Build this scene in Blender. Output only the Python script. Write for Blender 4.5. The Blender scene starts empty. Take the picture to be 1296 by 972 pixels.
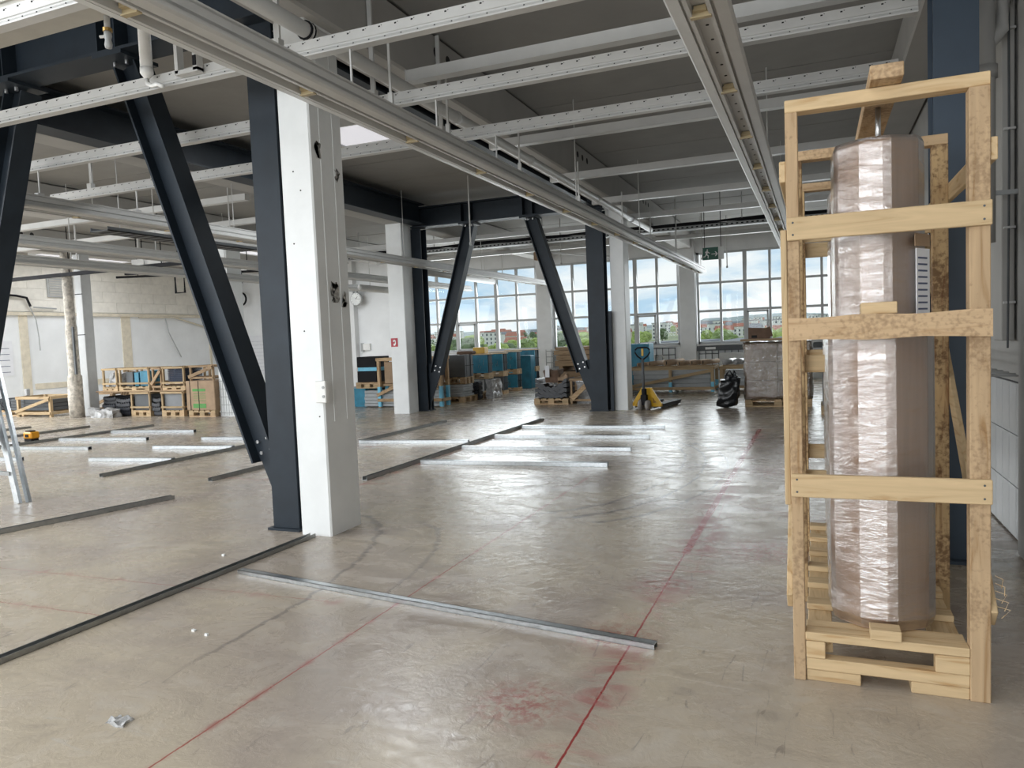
import bpy, math, random
from mathutils import Vector, Matrix, Euler, noise
random.seed(7)
S = bpy.context.scene
COL = S.collection
# ------------------------------------------------------------------ camera
cam = bpy.data.cameras.new('camera')
cam.sensor_fit = 'HORIZONTAL'; cam.sensor_width = 36.0
cam.lens = 36.0 * 941.904 / 1296.0
cam.clip_end = 3000
camo = bpy.data.objects.new('camera', cam); COL.objects.link(camo)
YAW, PITCH, ROLL = 0.390419, -0.061326, -0.040213
fw = Vector((-math.sin(YAW)*math.cos(PITCH), math.cos(YAW)*math.cos(PITCH), math.sin(PITCH)))
rt = Vector((math.cos(YAW), math.sin(YAW), 0)); up = rt.cross(fw)
r2 = rt*math.cos(ROLL) + up*math.sin(ROLL); u2 = -rt*math.sin(ROLL) + up*math.cos(ROLL)
camo.matrix_world = Matrix(((r2.x, u2.x, -fw.x, 0), (r2.y, u2.y, -fw.y, 0), (r2.z, u2.z, -fw.z, 1.5), (0, 0, 0, 1)))
S.camera = camo
# ------------------------------------------------------------------ view + sky
S.view_settings.view_transform = 'Standard'; S.view_settings.look = 'None'
S.view_settings.exposure = 0.0; S.view_settings.gamma = 1.0; S.view_settings.use_curve_mapping = False
W = bpy.data.worlds.new('overcast_sky'); S.world = W; W.use_nodes = True
nt = W.node_tree; nt.nodes.clear()
def wn(t, **k):
    n = nt.nodes.new(t)
    for a, b in k.items(): setattr(n, a, b)
    return n
tc = wn('ShaderNodeTexCoord'); mp = wn('ShaderNodeMapping'); mp.inputs['Scale'].default_value = (1, 1, 3.2)
nz = wn('ShaderNodeTexNoise'); nz.inputs['Scale'].default_value = 5.0; nz.inputs['Detail'].default_value = 7; nz.inputs['Roughness'].default_value = .58; nz.inputs['Distortion'].default_value = .4
cr = wn('ShaderNodeValToRGB')
e = cr.color_ramp.elements
e[0].position = .36; e[0].color = (.50, .70, .88, 1)
e[1].position = .57; e[1].color = (.97, .99, 1, 1)
q = e.new(.48); q.color = (.80, .89, .96, 1)
bg = wn('ShaderNodeBackground'); bg.inputs['Strength'].default_value = 1.04
ow = wn('ShaderNodeOutputWorld')
nt.links.new(tc.outputs['Generated'], mp.inputs['Vector']); nt.links.new(mp.outputs['Vector'], nz.inputs['Vector'])
nt.links.new(nz.outputs['Fac'], cr.inputs['Fac']); nt.links.new(cr.outputs['Color'], bg.inputs['Color']); nt.links.new(bg.outputs['Background'], ow.inputs['Surface'])
# ------------------------------------------------------------------ daylight by the far windows; rear and left window bands are added for light
def daylight(name, loc, direction, sx, sy, power, col=(.93, .97, 1)):
    l = bpy.data.lights.new(name, 'AREA'); l.shape = 'RECTANGLE'; l.size = sx; l.size_y = sy; l.energy = power; l.color = col
    o = bpy.data.objects.new(name, l); COL.objects.link(o); o.location = loc
    o.rotation_euler = Vector(direction).to_track_quat('-Z', 'Y').to_euler()
    return o
daylight('fill_light_rear_a', (-16, -5.7, 2.5), (0, 1, -.3), 8.4, 2.7, 480)
daylight('fill_light_rear_b', (-5, -5.7, 2.5), (0, 1, -.3), 11, 2.7, 600)
daylight('fill_light_left', (-21.2, 5, 2.5), (1, 0, -.3), 12, 2.7, 640)
for x, p in ((-10.7, 280), (-5.9, 170), (-1.25, 170)):
    daylight('daylight_far', (x, 23.32, 2.47), (0, -1, -.3), 4.1, 2.7, p)
ADDED_ROOF = [(-6.0, 1.0, 2.6, 3.2, 95), (-1.2, -.4, 2.6, 2.6, 50), (-10.4, 1.6, 2.6, 3.2, 150), (-14.8, 4.2, 2.6, 3.2, 240), (-19.2, 8.5, 2.6, 3.6, 420), (-19.2, 16.0, 2.6, 3.0, 70), (-14.8, 18.2, 2.6, 3.0, 150)]  # roof panels added to brighten the floor and the left wall
daylight('daylight_roof', (-5.47, 8.95, 4.36), (0, 0, -1), 1.65, .8, 90)
for k, (x, y, sx, sy, p) in enumerate(ADDED_ROOF):
    daylight('daylight_roof', (x, y, 4.36), (0, 0, -1), sx-.1, sy-.1, p)  # lamp just under each added panel

# ================================================================== helpers
def mat(name):
    m = bpy.data.materials.new(name); m.use_nodes = True
    return m, m.node_tree, m.node_tree.nodes['Principled BSDF']
def N(t, ty, **k):
    n = t.nodes.new(ty)
    for a, b in k.items(): setattr(n, a, b)
    return n
def ramp(t, stops):
    r = N(t, 'ShaderNodeValToRGB'); el = r.color_ramp.elements
    el[0].position, el[0].color = stops[0][0], (*stops[0][1], 1)
    el[1].position, el[1].color = stops[-1][0], (*stops[-1][1], 1)
    for p, c in stops[1:-1]:
        x = el.new(p); x.color = (*c, 1)
    return r
def sc(c, k): return tuple(min(1, x*k) for x in c)
def P(name, c, rough=.6, metal=0, var=.12, scale=6, bump=0, bscale=60, stretch=(1, 1, 1), rnd=0, spec=.5, det=4):
    m, t, b = mat(name)
    co = N(t, 'ShaderNodeTexCoord'); mp = N(t, 'ShaderNodeMapping'); mp.inputs['Scale'].default_value = stretch
    t.links.new(co.outputs['Object'], mp.inputs['Vector'])
    n = N(t, 'ShaderNodeTexNoise'); n.inputs['Scale'].default_value = scale; n.inputs['Detail'].default_value = det; n.inputs['Roughness'].default_value = .6
    t.links.new(mp.outputs['Vector'], n.inputs['Vector'])
    r = ramp(t, [(.3, sc(c, 1-var)), (.7, sc(c, 1+var))]); t.links.new(n.outputs['Fac'], r.inputs['Fac'])
    out = r.outputs['Color']
    if rnd:
        oi = N(t, 'ShaderNodeObjectInfo'); mr = N(t, 'ShaderNodeMapRange'); mr.inputs['To Min'].default_value = 1-rnd; mr.inputs['To Max'].default_value = 1+rnd
        t.links.new(oi.outputs['Random'], mr.inputs['Value'])
        hs = N(t, 'ShaderNodeHueSaturation'); t.links.new(mr.outputs['Result'], hs.inputs['Value']); t.links.new(out, hs.inputs['Color']); out = hs.outputs['Color']
    t.links.new(out, b.inputs['Base Color'])
    b.inputs['Roughness'].default_value = rough; b.inputs['Metallic'].default_value = metal; b.inputs['Specular IOR Level'].default_value = spec
    if bump:
        n2 = N(t, 'ShaderNodeTexNoise'); n2.inputs['Scale'].default_value = bscale; n2.inputs['Detail'].default_value = 5
        t.links.new(mp.outputs['Vector'], n2.inputs['Vector'])
        bp = N(t, 'ShaderNodeBump'); bp.inputs['Strength'].default_value = bump; bp.inputs['Distance'].default_value = .01
        t.links.new(n2.outputs['Fac'], bp.inputs['Height']); t.links.new(bp.outputs['Normal'], b.inputs['Normal'])
    return m
def wood(name, c, dark, axis, knots=.45, speck=0):
    m, t, b = mat(name)
    co = N(t, 'ShaderNodeTexCoord'); oi = N(t, 'ShaderNodeObjectInfo')
    ad = N(t, 'ShaderNodeVectorMath', operation='ADD'); sv = N(t, 'ShaderNodeVectorMath', operation='SCALE'); sv.inputs['Scale'].default_value = 13.0
    cmb = N(t, 'ShaderNodeCombineXYZ')
    for i in range(3): t.links.new(oi.outputs['Random'], cmb.inputs[i])
    t.links.new(cmb.outputs[0], sv.inputs[0]); t.links.new(co.outputs['Object'], ad.inputs[0]); t.links.new(sv.outputs[0], ad.inputs[1])
    mp = N(t, 'ShaderNodeMapping'); s = [16, 16, 16]; s[axis] = 1.6; mp.inputs['Scale'].default_value = s
    t.links.new(ad.outputs[0], mp.inputs['Vector'])
    n = N(t, 'ShaderNodeTexNoise'); n.inputs['Scale'].default_value = 1.6; n.inputs['Detail'].default_value = 6; n.inputs['Distortion'].default_value = 1.3
    t.links.new(mp.outputs['Vector'], n.inputs['Vector'])
    r = ramp(t, [(.28, dark), (.45, sc(c, .86)), (.72, c)]); t.links.new(n.outputs['Fac'], r.inputs['Fac'])
    hs = N(t, 'ShaderNodeHueSaturation'); mr = N(t, 'ShaderNodeMapRange'); mr.inputs['To Min'].default_value = .85; mr.inputs['To Max'].default_value = 1.1
    t.links.new(oi.outputs['Random'], mr.inputs['Value']); t.links.new(mr.outputs['Result'], hs.inputs['Value']); t.links.new(r.outputs['Color'], hs.inputs['Color'])
    out = hs.outputs['Color']
    if speck:
        n3 = N(t, 'ShaderNodeTexNoise'); n3.inputs['Scale'].default_value = 55; n3.inputs['Detail'].default_value = 5
        t.links.new(ad.outputs[0], n3.inputs['Vector'])
        n4 = N(t, 'ShaderNodeTexNoise'); n4.inputs['Scale'].default_value = 3; t.links.new(ad.outputs[0], n4.inputs['Vector'])
        am = N(t, 'ShaderNodeMath', operation='ADD'); t.links.new(n3.outputs['Fac'], am.inputs[0]); t.links.new(n4.outputs['Fac'], am.inputs[1])
        r3 = ramp(t, [(.52-.04*speck, (0, 0, 0)), (.60, (1, 1, 1))])
        hv = N(t, 'ShaderNodeMath', operation='MULTIPLY'); hv.inputs[1].default_value = .5; t.links.new(am.outputs[0], hv.inputs[0]); t.links.new(hv.outputs[0], r3.inputs['Fac'])
        mx = N(t, 'ShaderNodeMixRGB'); mx.inputs[2].default_value = (.10, .045, .02, 1); mm = N(t, 'ShaderNodeMath', operation='MULTIPLY'); mm.inputs[1].default_value = .75*speck
        t.links.new(r3.outputs['Color'], mm.inputs[0]); t.links.new(mm.outputs[0], mx.inputs[0]); t.links.new(out, mx.inputs[1]); out = mx.outputs[0]
    t.links.new(out, b.inputs['Base Color']); b.inputs['Roughness'].default_value = .75; b.inputs['Specular IOR Level'].default_value = .25
    bp = N(t, 'ShaderNodeBump'); bp.inputs['Strength'].default_value = .25; bp.inputs['Distance'].default_value = .004
    t.links.new(n.outputs['Fac'], bp.inputs['Height']); t.links.new(bp.outputs['Normal'], b.inputs['Normal'])
    return m
M = {}
PINE, PDARK = (.70, .52, .305), (.47, .29, .135)
for i, a in enumerate('xyz'):
    M['pine_'+a] = wood('pine_'+a, PINE, PDARK, i)
    M['rough_'+a] = wood('rough_'+a, (.62, .44, .265), (.38, .23, .11), i, speck=.5)
    M['spotted_'+a] = wood('spotted_'+a, (.55, .38, .20), (.25, .13, .06), i, speck=1.0)
    M['worn_'+a] = wood('worn_'+a, (.50, .37, .22), (.26, .16, .08), i)
    M['oldwood_'+a] = wood('oldwood_'+a, (.40, .28, .17), (.17, .10, .055), i)
M['concrete_paint'] = P('white_painted_concrete', (.74, .75, .75), .55, var=.05, scale=3, bump=.06, bscale=25)
M['column_paint'] = P('column_white_paint', (.80, .82, .82), .45, var=.04, scale=4, bump=.05, bscale=40)
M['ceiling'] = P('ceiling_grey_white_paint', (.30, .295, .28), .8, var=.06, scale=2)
M['girder'] = P('girder_grey_paint', (.40, .39, .37), .75, var=.06, scale=2)
M['duct'] = P('cream_paint', (.46, .445, .40), .5, var=.06)
M['white_metal'] = P('white_enamelled_metal', (.56, .56, .545), .38, var=.05, scale=4)
M['white_plastic'] = P('white_plastic', (.80, .80, .78), .4, var=.03)
M['grey_metal'] = P('grey_painted_metal', (.38, .39, .39), .5, var=.08)
M['steel_dark'] = P('anthracite_coated_steel', (.017, .025, .035), .5, var=.2, scale=3, spec=.35)
M['steel_blue'] = P('slate_blue_coated_steel', (.036, .056, .083), .45, var=.12, scale=3)
M['bolt'] = P('zinc_bolt', (.6, .6, .6), .35, metal=1)
M['galv'] = P('galvanised_sheet', (.62, .65, .67), .30, metal=1, var=.14, scale=25, rnd=.12)
M['galv_darkened'] = P('galvanised_darkened', (.36, .37, .37), .42, metal=1, var=.14, scale=25, rnd=.1)  # track sheet: same metal, colour darkened for the dark ceiling it reflects
M['black'] = P('black_paint', (.012, .012, .014), .7, spec=.2)
M['hole'] = P('punched_dark', (.015, .015, .015), .9)
M['tan'] = P('tan_plastic', (.42, .34, .2), .5)
M['brass'] = P('brass', (.5, .33, .12), .4, metal=1)
M['cardboard'] = P('cardboard', (.64, .475, .37), .75, var=.08, scale=3, stretch=(14, 14, .5))
M['cardbox'] = P('cardboard_box', (.36, .25, .16), .8, var=.14, scale=5)
M['darkbox'] = P('dark_cardboard', (.14, .085, .055), .8, var=.2, scale=5)
M['slab'] = P('grey_slab', (.40, .42, .43), .7, var=.08, rnd=.1)
M['sheet_grey'] = P('dark_grey_sheet', (.085, .092, .098), .6, var=.1, rnd=.15)
M['sheet_dark'] = P('dark_teal_sheet', (.025, .042, .052), .6, var=.2, rnd=.2, spec=.25)
M['sheet_mid'] = P('mid_grey_sheet', (.20, .21, .22), .6, var=.1)
M['navy_line'] = P('navy_edge', (.05, .09, .16), .6)
M['sheet_blue'] = P('blue_film_sheet', (.022, .20, .31), .5, var=.28, scale=5, rnd=.2)
M['blue_tape'] = P('blue_tape', (.16, .52, .72), .4)
M['quilt'] = P('black_moulded_padding', (.018, .020, .026), .38, var=.5, scale=16, bump=.6, bscale=18)
M['navy'] = P('navy_sheet', (.008, .013, .032), .6, var=.3, spec=.3)
M['foil'] = P('crumpled_plastic_foil', (.36, .36, .36), .22, var=.3, scale=14, bump=.9, bscale=22)
M['green'] = P('green_print', (.08, .28, .06), .6)
M['red'] = P('red_plastic', (.45, .03, .03), .45)
M['sign_red'] = P('sign_red', (.45, .03, .05), .45)
M['sign_green'] = P('sign_green', (.005, .10, .06), .4)
M['sign_white'] = P('sign_white', (.85, .87, .86), .5)
M['yellow'] = P('yellow_paint', (.62, .36, .01), .4, var=.12)
M['rubber'] = P('black_rubber', (.03, .03, .03), .8)
M['wheel'] = P('grey_wheel', (.28, .26, .24), .6)
M['paper'] = P('paper', (.78, .79, .82), .8, var=.04)
M['print'] = P('ink_print', (.10, .12, .2), .8)
M['bag'] = P('black_refuse_bag', (.010, .011, .013), .22, var=.4, scale=10, bump=.8, bscale=14)
M['tile_white'] = P('glazed_wall_tile', (.66, .68, .69), .2, var=.04, rnd=.06)
M['grout'] = P('grout', (.10, .10, .10), .9)
M['block'] = P('painted_block', (.78, .75, .68), .8, var=.07, rnd=.05)
M['plaster'] = P('white_plaster', (.82, .84, .85), .7, var=.05, scale=1.5)
M['cream'] = P('cream_strip', (.68, .62, .50), .8)
M['peeled'] = P('peeled_plaster', (.52, .48, .42), .9, var=.45, scale=12, bump=.8, bscale=20)
M['chip'] = P('bare_concrete_chip', (.36, .35, .33), .9, var=.5, scale=40)
M['frame'] = P('window_frame_grey', (.50, .51, .51), .5, var=.05)
M['laser'] = P('laser_yellow', (.75, .32, .01), .4)
def film(name='stretch_film', sc_=(9, 9, 30), stren=.38, const=.22):
    m, t, b = mat(name); t.nodes.remove(b); o = t.nodes['Material Output']
    co = N(t, 'ShaderNodeTexCoord'); mp = N(t, 'ShaderNodeMapping'); mp.inputs['Scale'].default_value = sc_
    t.links.new(co.outputs['Object'], mp.inputs['Vector'])
    n = N(t, 'ShaderNodeTexNoise'); n.inputs['Scale'].default_value = 1.0; n.inputs['Detail'].default_value = 7; n.inputs['Roughness'].default_value = .62; n.inputs['Distortion'].default_value = .7
    t.links.new(mp.outputs['Vector'], n.inputs['Vector'])
    bp = N(t, 'ShaderNodeBump'); bp.inputs['Strength'].default_value = stren; bp.inputs['Distance'].default_value = .03; t.links.new(n.outputs['Fac'], bp.inputs['Height'])
    g = N(t, 'ShaderNodeBsdfGlossy'); g.inputs['Roughness'].default_value = .06; g.inputs['Color'].default_value = (1, 1, 1, 1); t.links.new(bp.outputs['Normal'], g.inputs['Normal'])
    tr = N(t, 'ShaderNodeBsdfTransparent'); tr.inputs['Color'].default_value = (.97, .965, .965, 1)
    fr = N(t, 'ShaderNodeFresnel'); fr.inputs['IOR'].default_value = 1.75; t.links.new(bp.outputs['Normal'], fr.inputs['Normal'])
    mu = N(t, 'ShaderNodeMath', operation='MULTIPLY_ADD'); mu.inputs[1].default_value = 1.3; mu.inputs[2].default_value = const; t.links.new(fr.outputs[0], mu.inputs[0]); mu.use_clamp = True
    mx = N(t, 'ShaderNodeMixShader'); t.links.new(mu.outputs[0], mx.inputs[0]); t.links.new(tr.outputs[0], mx.inputs[1]); t.links.new(g.outputs[0], mx.inputs[2])
    t.links.new(mx.outputs[0], o.inputs['Surface'])
    return m
M['film'] = film(); M['film_pallet'] = film('pallet_film', (9, 9, 16), 1.0, .12)
def glass():
    m, t, b = mat('window_glass'); t.nodes.remove(b); o = t.nodes['Material Output']
    g = N(t, 'ShaderNodeBsdfGlossy'); g.inputs['Roughness'].default_value = .02
    tr = N(t, 'ShaderNodeBsdfTransparent'); tr.inputs['Color'].default_value = (.97, .985, .98, 1)
    fr = N(t, 'ShaderNodeFresnel'); fr.inputs['IOR'].default_value = 1.25
    mx = N(t, 'ShaderNodeMixShader'); t.links.new(fr.outputs[0], mx.inputs[0]); t.links.new(tr.outputs[0], mx.inputs[1]); t.links.new(g.outputs[0], mx.inputs[2])
    t.links.new(mx.outputs[0], o.inputs['Surface'])
    return m
M['glass'] = glass()
# ---- mesh builder
class MB:
    def __init__(s): s.v = []; s.f = []
    def box(s, x0, x1, y0, y1, z0, z1):
        i = len(s.v)
        s.v += [(x0,y0,z0),(x1,y0,z0),(x1,y1,z0),(x0,y1,z0),(x0,y0,z1),(x1,y0,z1),(x1,y1,z1),(x0,y1,z1)]
        s.f += [(i,i+3,i+2,i+1),(i+4,i+5,i+6,i+7),(i,i+1,i+5,i+4),(i+1,i+2,i+6,i+5),(i+2,i+3,i+7,i+6),(i+3,i,i+4,i+7)]
        return s
    def bar(s, p, q, w, h, upv=(0, 0, 1)):
        p = Vector(p); q = Vector(q); d = (q-p).normalized(); u = Vector(upv)
        sd = d.cross(u)
        if sd.length < 1e-4: sd = d.cross(Vector((0, 1, 0)))
        sd.normalize(); u = sd.cross(d)
        i = len(s.v)
        for e_ in (p, q):
            for a, b in ((-1,-1),(1,-1),(1,1),(-1,1)): s.v.append(tuple(e_ + sd*(a*w/2) + u*(b*h/2)))
        s.f += [(i,i+1,i+2,i+3),(i+7,i+6,i+5,i+4)] + [(i+k,i+4+k,i+4+(k+1)%4,i+(k+1)%4) for k in range(4)]
        return s
    def prism(s, poly, axis, a, b):
        """poly of 2D points extruded along axis 0/1/2; the 2D coords fill the other axes in order"""
        i = len(s.v); n = len(poly)
        for t_ in (a, b):
            for u, v in poly:
                c = [u, v]; c.insert(axis, t_); s.v.append(tuple(c))
        s.f.append(tuple(range(i, i+n))); s.f.append(tuple(range(i+2*n-1, i+n-1, -1)))
        s.f += [(i+k, i+n+k, i+n+(k+1) % n, i+(k+1) % n) for k in range(n)]
        return s
    def tube(s, pts, r, n=8, r1=None, cap=True):
        pts = [Vector(p) for p in pts]; rings = []; m = len(pts)
        ref = Vector((0, 0, 1))
        for k, p in enumerate(pts):
            d = ((pts[min(k+1, m-1)] - pts[max(k-1, 0)])).normalized()
            a = d.cross(ref)
            if a.length < .05: a = d.cross(Vector((0, 1, 0)))
            a.normalize(); b = a.cross(d)
            rr = r if r1 is None else r + (r1-r)*k/(m-1)
            rings.append(len(s.v))
            for j in range(n):
                t_ = 2*math.pi*j/n; s.v.append(tuple(p + a*(rr*math.cos(t_)) + b*(rr*math.sin(t_))))
        for k in range(m-1):
            for j in range(n): s.f.append((rings[k]+j, rings[k]+(j+1) % n, rings[k+1]+(j+1) % n, rings[k+1]+j))
        if cap:
            s.f.append(tuple(rings[0]+j for j in range(n-1, -1, -1))); s.f.append(tuple(rings[-1]+j for j in range(n)))
        return s
    def lathe(s, prof, c=(0, 0, 0), n=24, wob=None):
        base = len(s.v)
        for k, (r, z) in enumerate(prof):
            for j in range(n):
                t_ = 2*math.pi*j/n; rr = r*(wob(t_, z) if wob else 1)
                s.v.append((c[0]+rr*math.cos(t_), c[1]+rr*math.sin(t_), c[2]+z))
        for k in range(len(prof)-1):
            for j in range(n): s.f.append((base+k*n+j, base+k*n+(j+1) % n, base+(k+1)*n+(j+1) % n, base+(k+1)*n+j))
        s.f.append(tuple(base+j for j in range(n-1, -1, -1))); s.f.append(tuple(base+(len(prof)-1)*n+j for j in range(n)))
        return s
    def lump(s, x0, x1, y0, y1, z0, z1, n=7, amp=.05, seed=0, freq=4, rnd=0.0, flat=True):
        """box with a subdivided skin pushed about by noise; rnd > 0 rounds it"""
        c = Vector(((x0+x1)/2, (y0+y1)/2, (z0+z1)/2)); h = Vector(((x1-x0)/2, (y1-y0)/2, (z1-z0)/2)); idx = {}
        def vert(a, b, d):
            k = (round(a, 4), round(b, 4), round(d, 4))
            if k in idx: return idx[k]
            p = Vector((a, b, d))
            if rnd:
                sp = p.normalized()*max(abs(a), abs(b), abs(d)); p = p.lerp(sp, rnd)
            w = Vector((c.x+p.x*h.x, c.y+p.y*h.y, c.z+p.z*h.z))
            nv = noise.noise_vector(w*freq + Vector((seed*7.3, seed*3.1, seed)))
            if flat and d < -.99: nv.z = 0
            w += nv*amp
            if w.z < z0: w.z = z0
            idx[k] = len(s.v); s.v.append(tuple(w)); return idx[k]
        g = [-1+2*i/n for i in range(n+1)]
        for ax in range(3):
            for sg in (-1, 1):
                for i in range(n):
                    for j in range(n):
                        qd = []
                        for (a, b) in ((i, j), (i+1, j), (i+1, j+1), (i, j+1)):
                            co = [g[a], g[b]]; co.insert(ax, sg); qd.append(vert(*co))
                        s.f.append(tuple(qd if sg*(1 if ax != 1 else -1) > 0 else qd[::-1]))
        return s
    def mesh(s, name, m, smooth=False):
        me = bpy.data.meshes.new(name); me.from_pydata(s.v, [], s.f); me.update()
        if m is not None: me.materials.append(M[m] if isinstance(m, str) else m)
        if smooth:
            for p_ in me.polygons: p_.use_smooth = True
        return me
    def build(s, name, m, parent=None, smooth=False, bevel=0):
        return put(name, s.mesh(name, m, smooth), parent, bevel)
def put(name, me, parent=None, bevel=0, loc=None, rot=None):
    o = bpy.data.objects.new(name, me); COL.objects.link(o)
    if loc is not None: o.location = loc
    if rot is not None: o.rotation_euler = rot
    if parent is not None: o.parent = parent
    if bevel:
        b = o.modifiers.new('bevel', 'BEVEL'); b.width = bevel; b.segments = 1; b.limit_method = 'ANGLE'
    return o
def tag(o, label, cat, group=None):
    o['label'] = label; o['category'] = cat
    if group: o['group'] = group
    return o
def thing(name, label, cat, group=None, loc=(0, 0, 0), rz=0):
    o = bpy.data.objects.new(name, None); COL.objects.link(o); o.location = loc; o.rotation_euler = (0, 0, rz); o.empty_display_size = .1
    return tag(o, label, cat, group)
def struct(o): o['kind'] = 'structure'; return o
def box(*a): return MB().box(*a)
class At:
    """adds parts in world coordinates under an Empty that stands at the thing's base"""
    def __init__(s, root): s.r = root; s.off = Matrix.Translation(-Vector(root.location))
    def __call__(s, name, mb, m, smooth=False, bevel=0, parent=None):
        o = mb.build(name, m, parent or s.r, smooth, bevel)
        if parent is None: o.matrix_parent_inverse = s.off
        return o
# ================================================================== the setting
XL, XR, YB, YF, ZC = -21.5, 1.25, -6.0, 23.0, 4.55
def floor_mat():
    m, t, b = mat('coated_screed_floor'); L = t.links.new
    co = N(t, 'ShaderNodeTexCoord'); sp = N(t, 'ShaderNodeSeparateXYZ'); L(co.outputs['Object'], sp.inputs[0])
    X, Y = sp.outputs['X'], sp.outputs['Y']
    def ma(op, a, b_=None, c=None, clamp=False):
        n = N(t, 'ShaderNodeMath', operation=op); n.use_clamp = clamp
        for i, v in enumerate((a, b_, c)):
            if v is None: continue
            if isinstance(v, (int, float)): n.inputs[i].default_value = v
            else: L(v, n.inputs[i])
        return n.outputs[0]
    def noi(scale, det=5, stretch=(1, 1, 1), dist=0, rough=.6, off=(0, 0, 0), rot=0):
        mp = N(t, 'ShaderNodeMapping'); mp.inputs['Scale'].default_value = stretch; mp.inputs['Location'].default_value = off; mp.inputs['Rotation'].default_value = (0, 0, rot)
        L(co.outputs['Object'], mp.inputs['Vector'])
        n = N(t, 'ShaderNodeTexNoise'); n.inputs['Scale'].default_value = scale; n.inputs['Detail'].default_value = det; n.inputs['Roughness'].default_value = rough; n.inputs['Distortion'].default_value = dist
        L(mp.outputs[0], n.inputs['Vector']); return n.outputs['Fac']
    def step(v, lo, hi): 
        n = N(t, 'ShaderNodeMapRange'); n.interpolation_type = 'SMOOTHSTEP'; n.inputs['From Min'].default_value = lo; n.inputs['From Max'].default_value = hi; L(v, n.inputs['Value']); return n.outputs[0]
    def mix(f, a, c):
        n = N(t, 'ShaderNodeMixRGB')
        if isinstance(f, (int, float)): n.inputs[0].default_value = f
        else: L(f, n.inputs[0])
        for i, v in ((1, a), (2, c)):
            if isinstance(v, tuple): n.inputs[i].default_value = (*v, 1)
            else: L(v, n.inputs[i])
        return n.outputs[0]
    big = noi(.55, 4, dist=.6); mid = noi(2.3, 8, (1, 1.6, 1), 1.2, .68); fine = noi(22, 6, (1, 1, 1), .3, .7)
    col = mix(step(big, .36, .62), (.37, .315, .27), (.485, .42, .325))
    col = mix(ma('MULTIPLY', step(mid, .52, .68), .38), col, (.53, .49, .43))
    col = mix(ma('MULTIPLY', step(mid, .46, .30), .42), col, (.26, .225, .195))
    col = mix(ma('MULTIPLY', step(fine, .55, .75), .28), col, (.24, .21, .185))
    # trolley arcs and scuffs
    scr = noi(4.2, 5, (6, .8, 1), 1.0, .6, rot=.75); scr2 = noi(3.4, 5, (.7, 6, 1), 1.1, .6, rot=-.45)
    col = mix(ma('MULTIPLY', step(scr, .635, .69), .42), col, (.12, .105, .10))
    col = mix(ma('MULTIPLY', step(scr2, .64, .70), .34), col, (.52, .50, .46))
    for (cx, cy, r, y0, y1, k) in ((-3.9, 2.9, 1.15, 2.4, 4, .55), (-3.2, 3.5, .85, 3.3, 4.4, .4), (-2.1, 8.0, 1.0, 5.0, 9, .7), (-2.35, 8.1, 1.0, 5.5, 9, .6), (-1.85, 7.9, 1.0, 5.2, 9, .6)):
        dx = ma('SUBTRACT', X, cx); dy = ma('MULTIPLY', ma('SUBTRACT', Y, cy), .42)
        d = ma('SQRT', ma('ADD', ma('MULTIPLY', dx, dx), ma('MULTIPLY', dy, dy)))
        ring = step(ma('ABSOLUTE', ma('SUBTRACT', ma('ADD', d, ma('MULTIPLY', mid, .12)), r)), .022, .006)
        msk = ma('MULTIPLY', ma('MULTIPLY', ring, step(dx, -.05, .25)), ma('MULTIPLY', step(Y, y0, y0+.5), k))
        col = mix(msk, col, (.12, .105, .10))
    # red marking-chalk lines snapped on the floor: along y (x, slope, y0, y1) or along x
    red = None
    warp = ma('MULTIPLY', ma('SUBTRACT', noi(14, 3), .5), .012)
    def addm(a, b_): return b_ if a is None else ma('MAXIMUM', a, b_)
    for (x0, kx, y0, y1, w, amp, dust) in ((-.875, .0055, 1, 11.6, .007, .95, .20), (-.872, .0055, 5.0, 11.6, .038, 1.0, .16), (-2.26, 0, .5, 7.5, .006, .8, .035), (-.63, -.02, 4.6, 10.5, .006, .35, .18), (-4.55, 0, 6, 13, .006, .4, .1)):
        d = ma('ABSOLUTE', ma('ADD', ma('SUBTRACT', ma('SUBTRACT', X, x0), ma('MULTIPLY', Y, kx)), warp))
        inr = ma('MULTIPLY', step(Y, y0-.05, y0+.05), step(Y, y1+.05, y1-.05))
        red = addm(red, ma('MULTIPLY', ma('MULTIPLY', step(d, w, w*.45), inr), amp))
        if dust: red = addm(red, ma('MULTIPLY', ma('MULTIPLY', step(d, dust, 0), inr), ma('MULTIPLY', step(mid, .45, .62), .62)))
    for (y0, ky, x0, x1, w, amp, dust) in ((3.62, .03, -6, -2.6, .006, .5, .09), (3.05, .02, -8, -3.8, .007, .55, .08), (6.9, .03, -11, -4.0, .010, .55, .16), (12.2, 0, -.85, 1, .03, .5, 0), (6.2, -.5, -1.05, .4, .02, .25, .3), (9.2, 0, -8, -2, .01, .2, .1)):
        d = ma('ABSOLUTE', ma('ADD', ma('SUBTRACT', ma('SUBTRACT', Y, y0), ma('MULTIPLY', X, ky)), ma('MULTIPLY', warp, 2)))
        inr = ma('MULTIPLY', step(X, x0-.05, x0+.05), step(X, x1+.05, x1-.05))
        red = addm(red, ma('MULTIPLY', ma('MULTIPLY', step(d, w, w*.45), inr), amp))
        if dust: red = addm(red, ma('MULTIPLY', ma('MULTIPLY', step(d, dust, 0), inr), ma('MULTIPLY', step(mid, .48, .66), .45)))
    for (cx, cy, r) in ((-.95, 3.5, .32), (-1.15, 2.75, .3), (-.45, 8.2, .5), (-.35, 5.2, .45), (-.86, 4.3, .3)):
        dx = ma('SUBTRACT', X, cx); dy = ma('SUBTRACT', Y, cy); d = ma('SQRT', ma('ADD', ma('MULTIPLY', dx, dx), ma('MULTIPLY', dy, dy)))
        red = addm(red, ma('MULTIPLY', ma('MULTIPLY', step(d, r, .02), step(fine, .40, .60)), .62))
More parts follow.
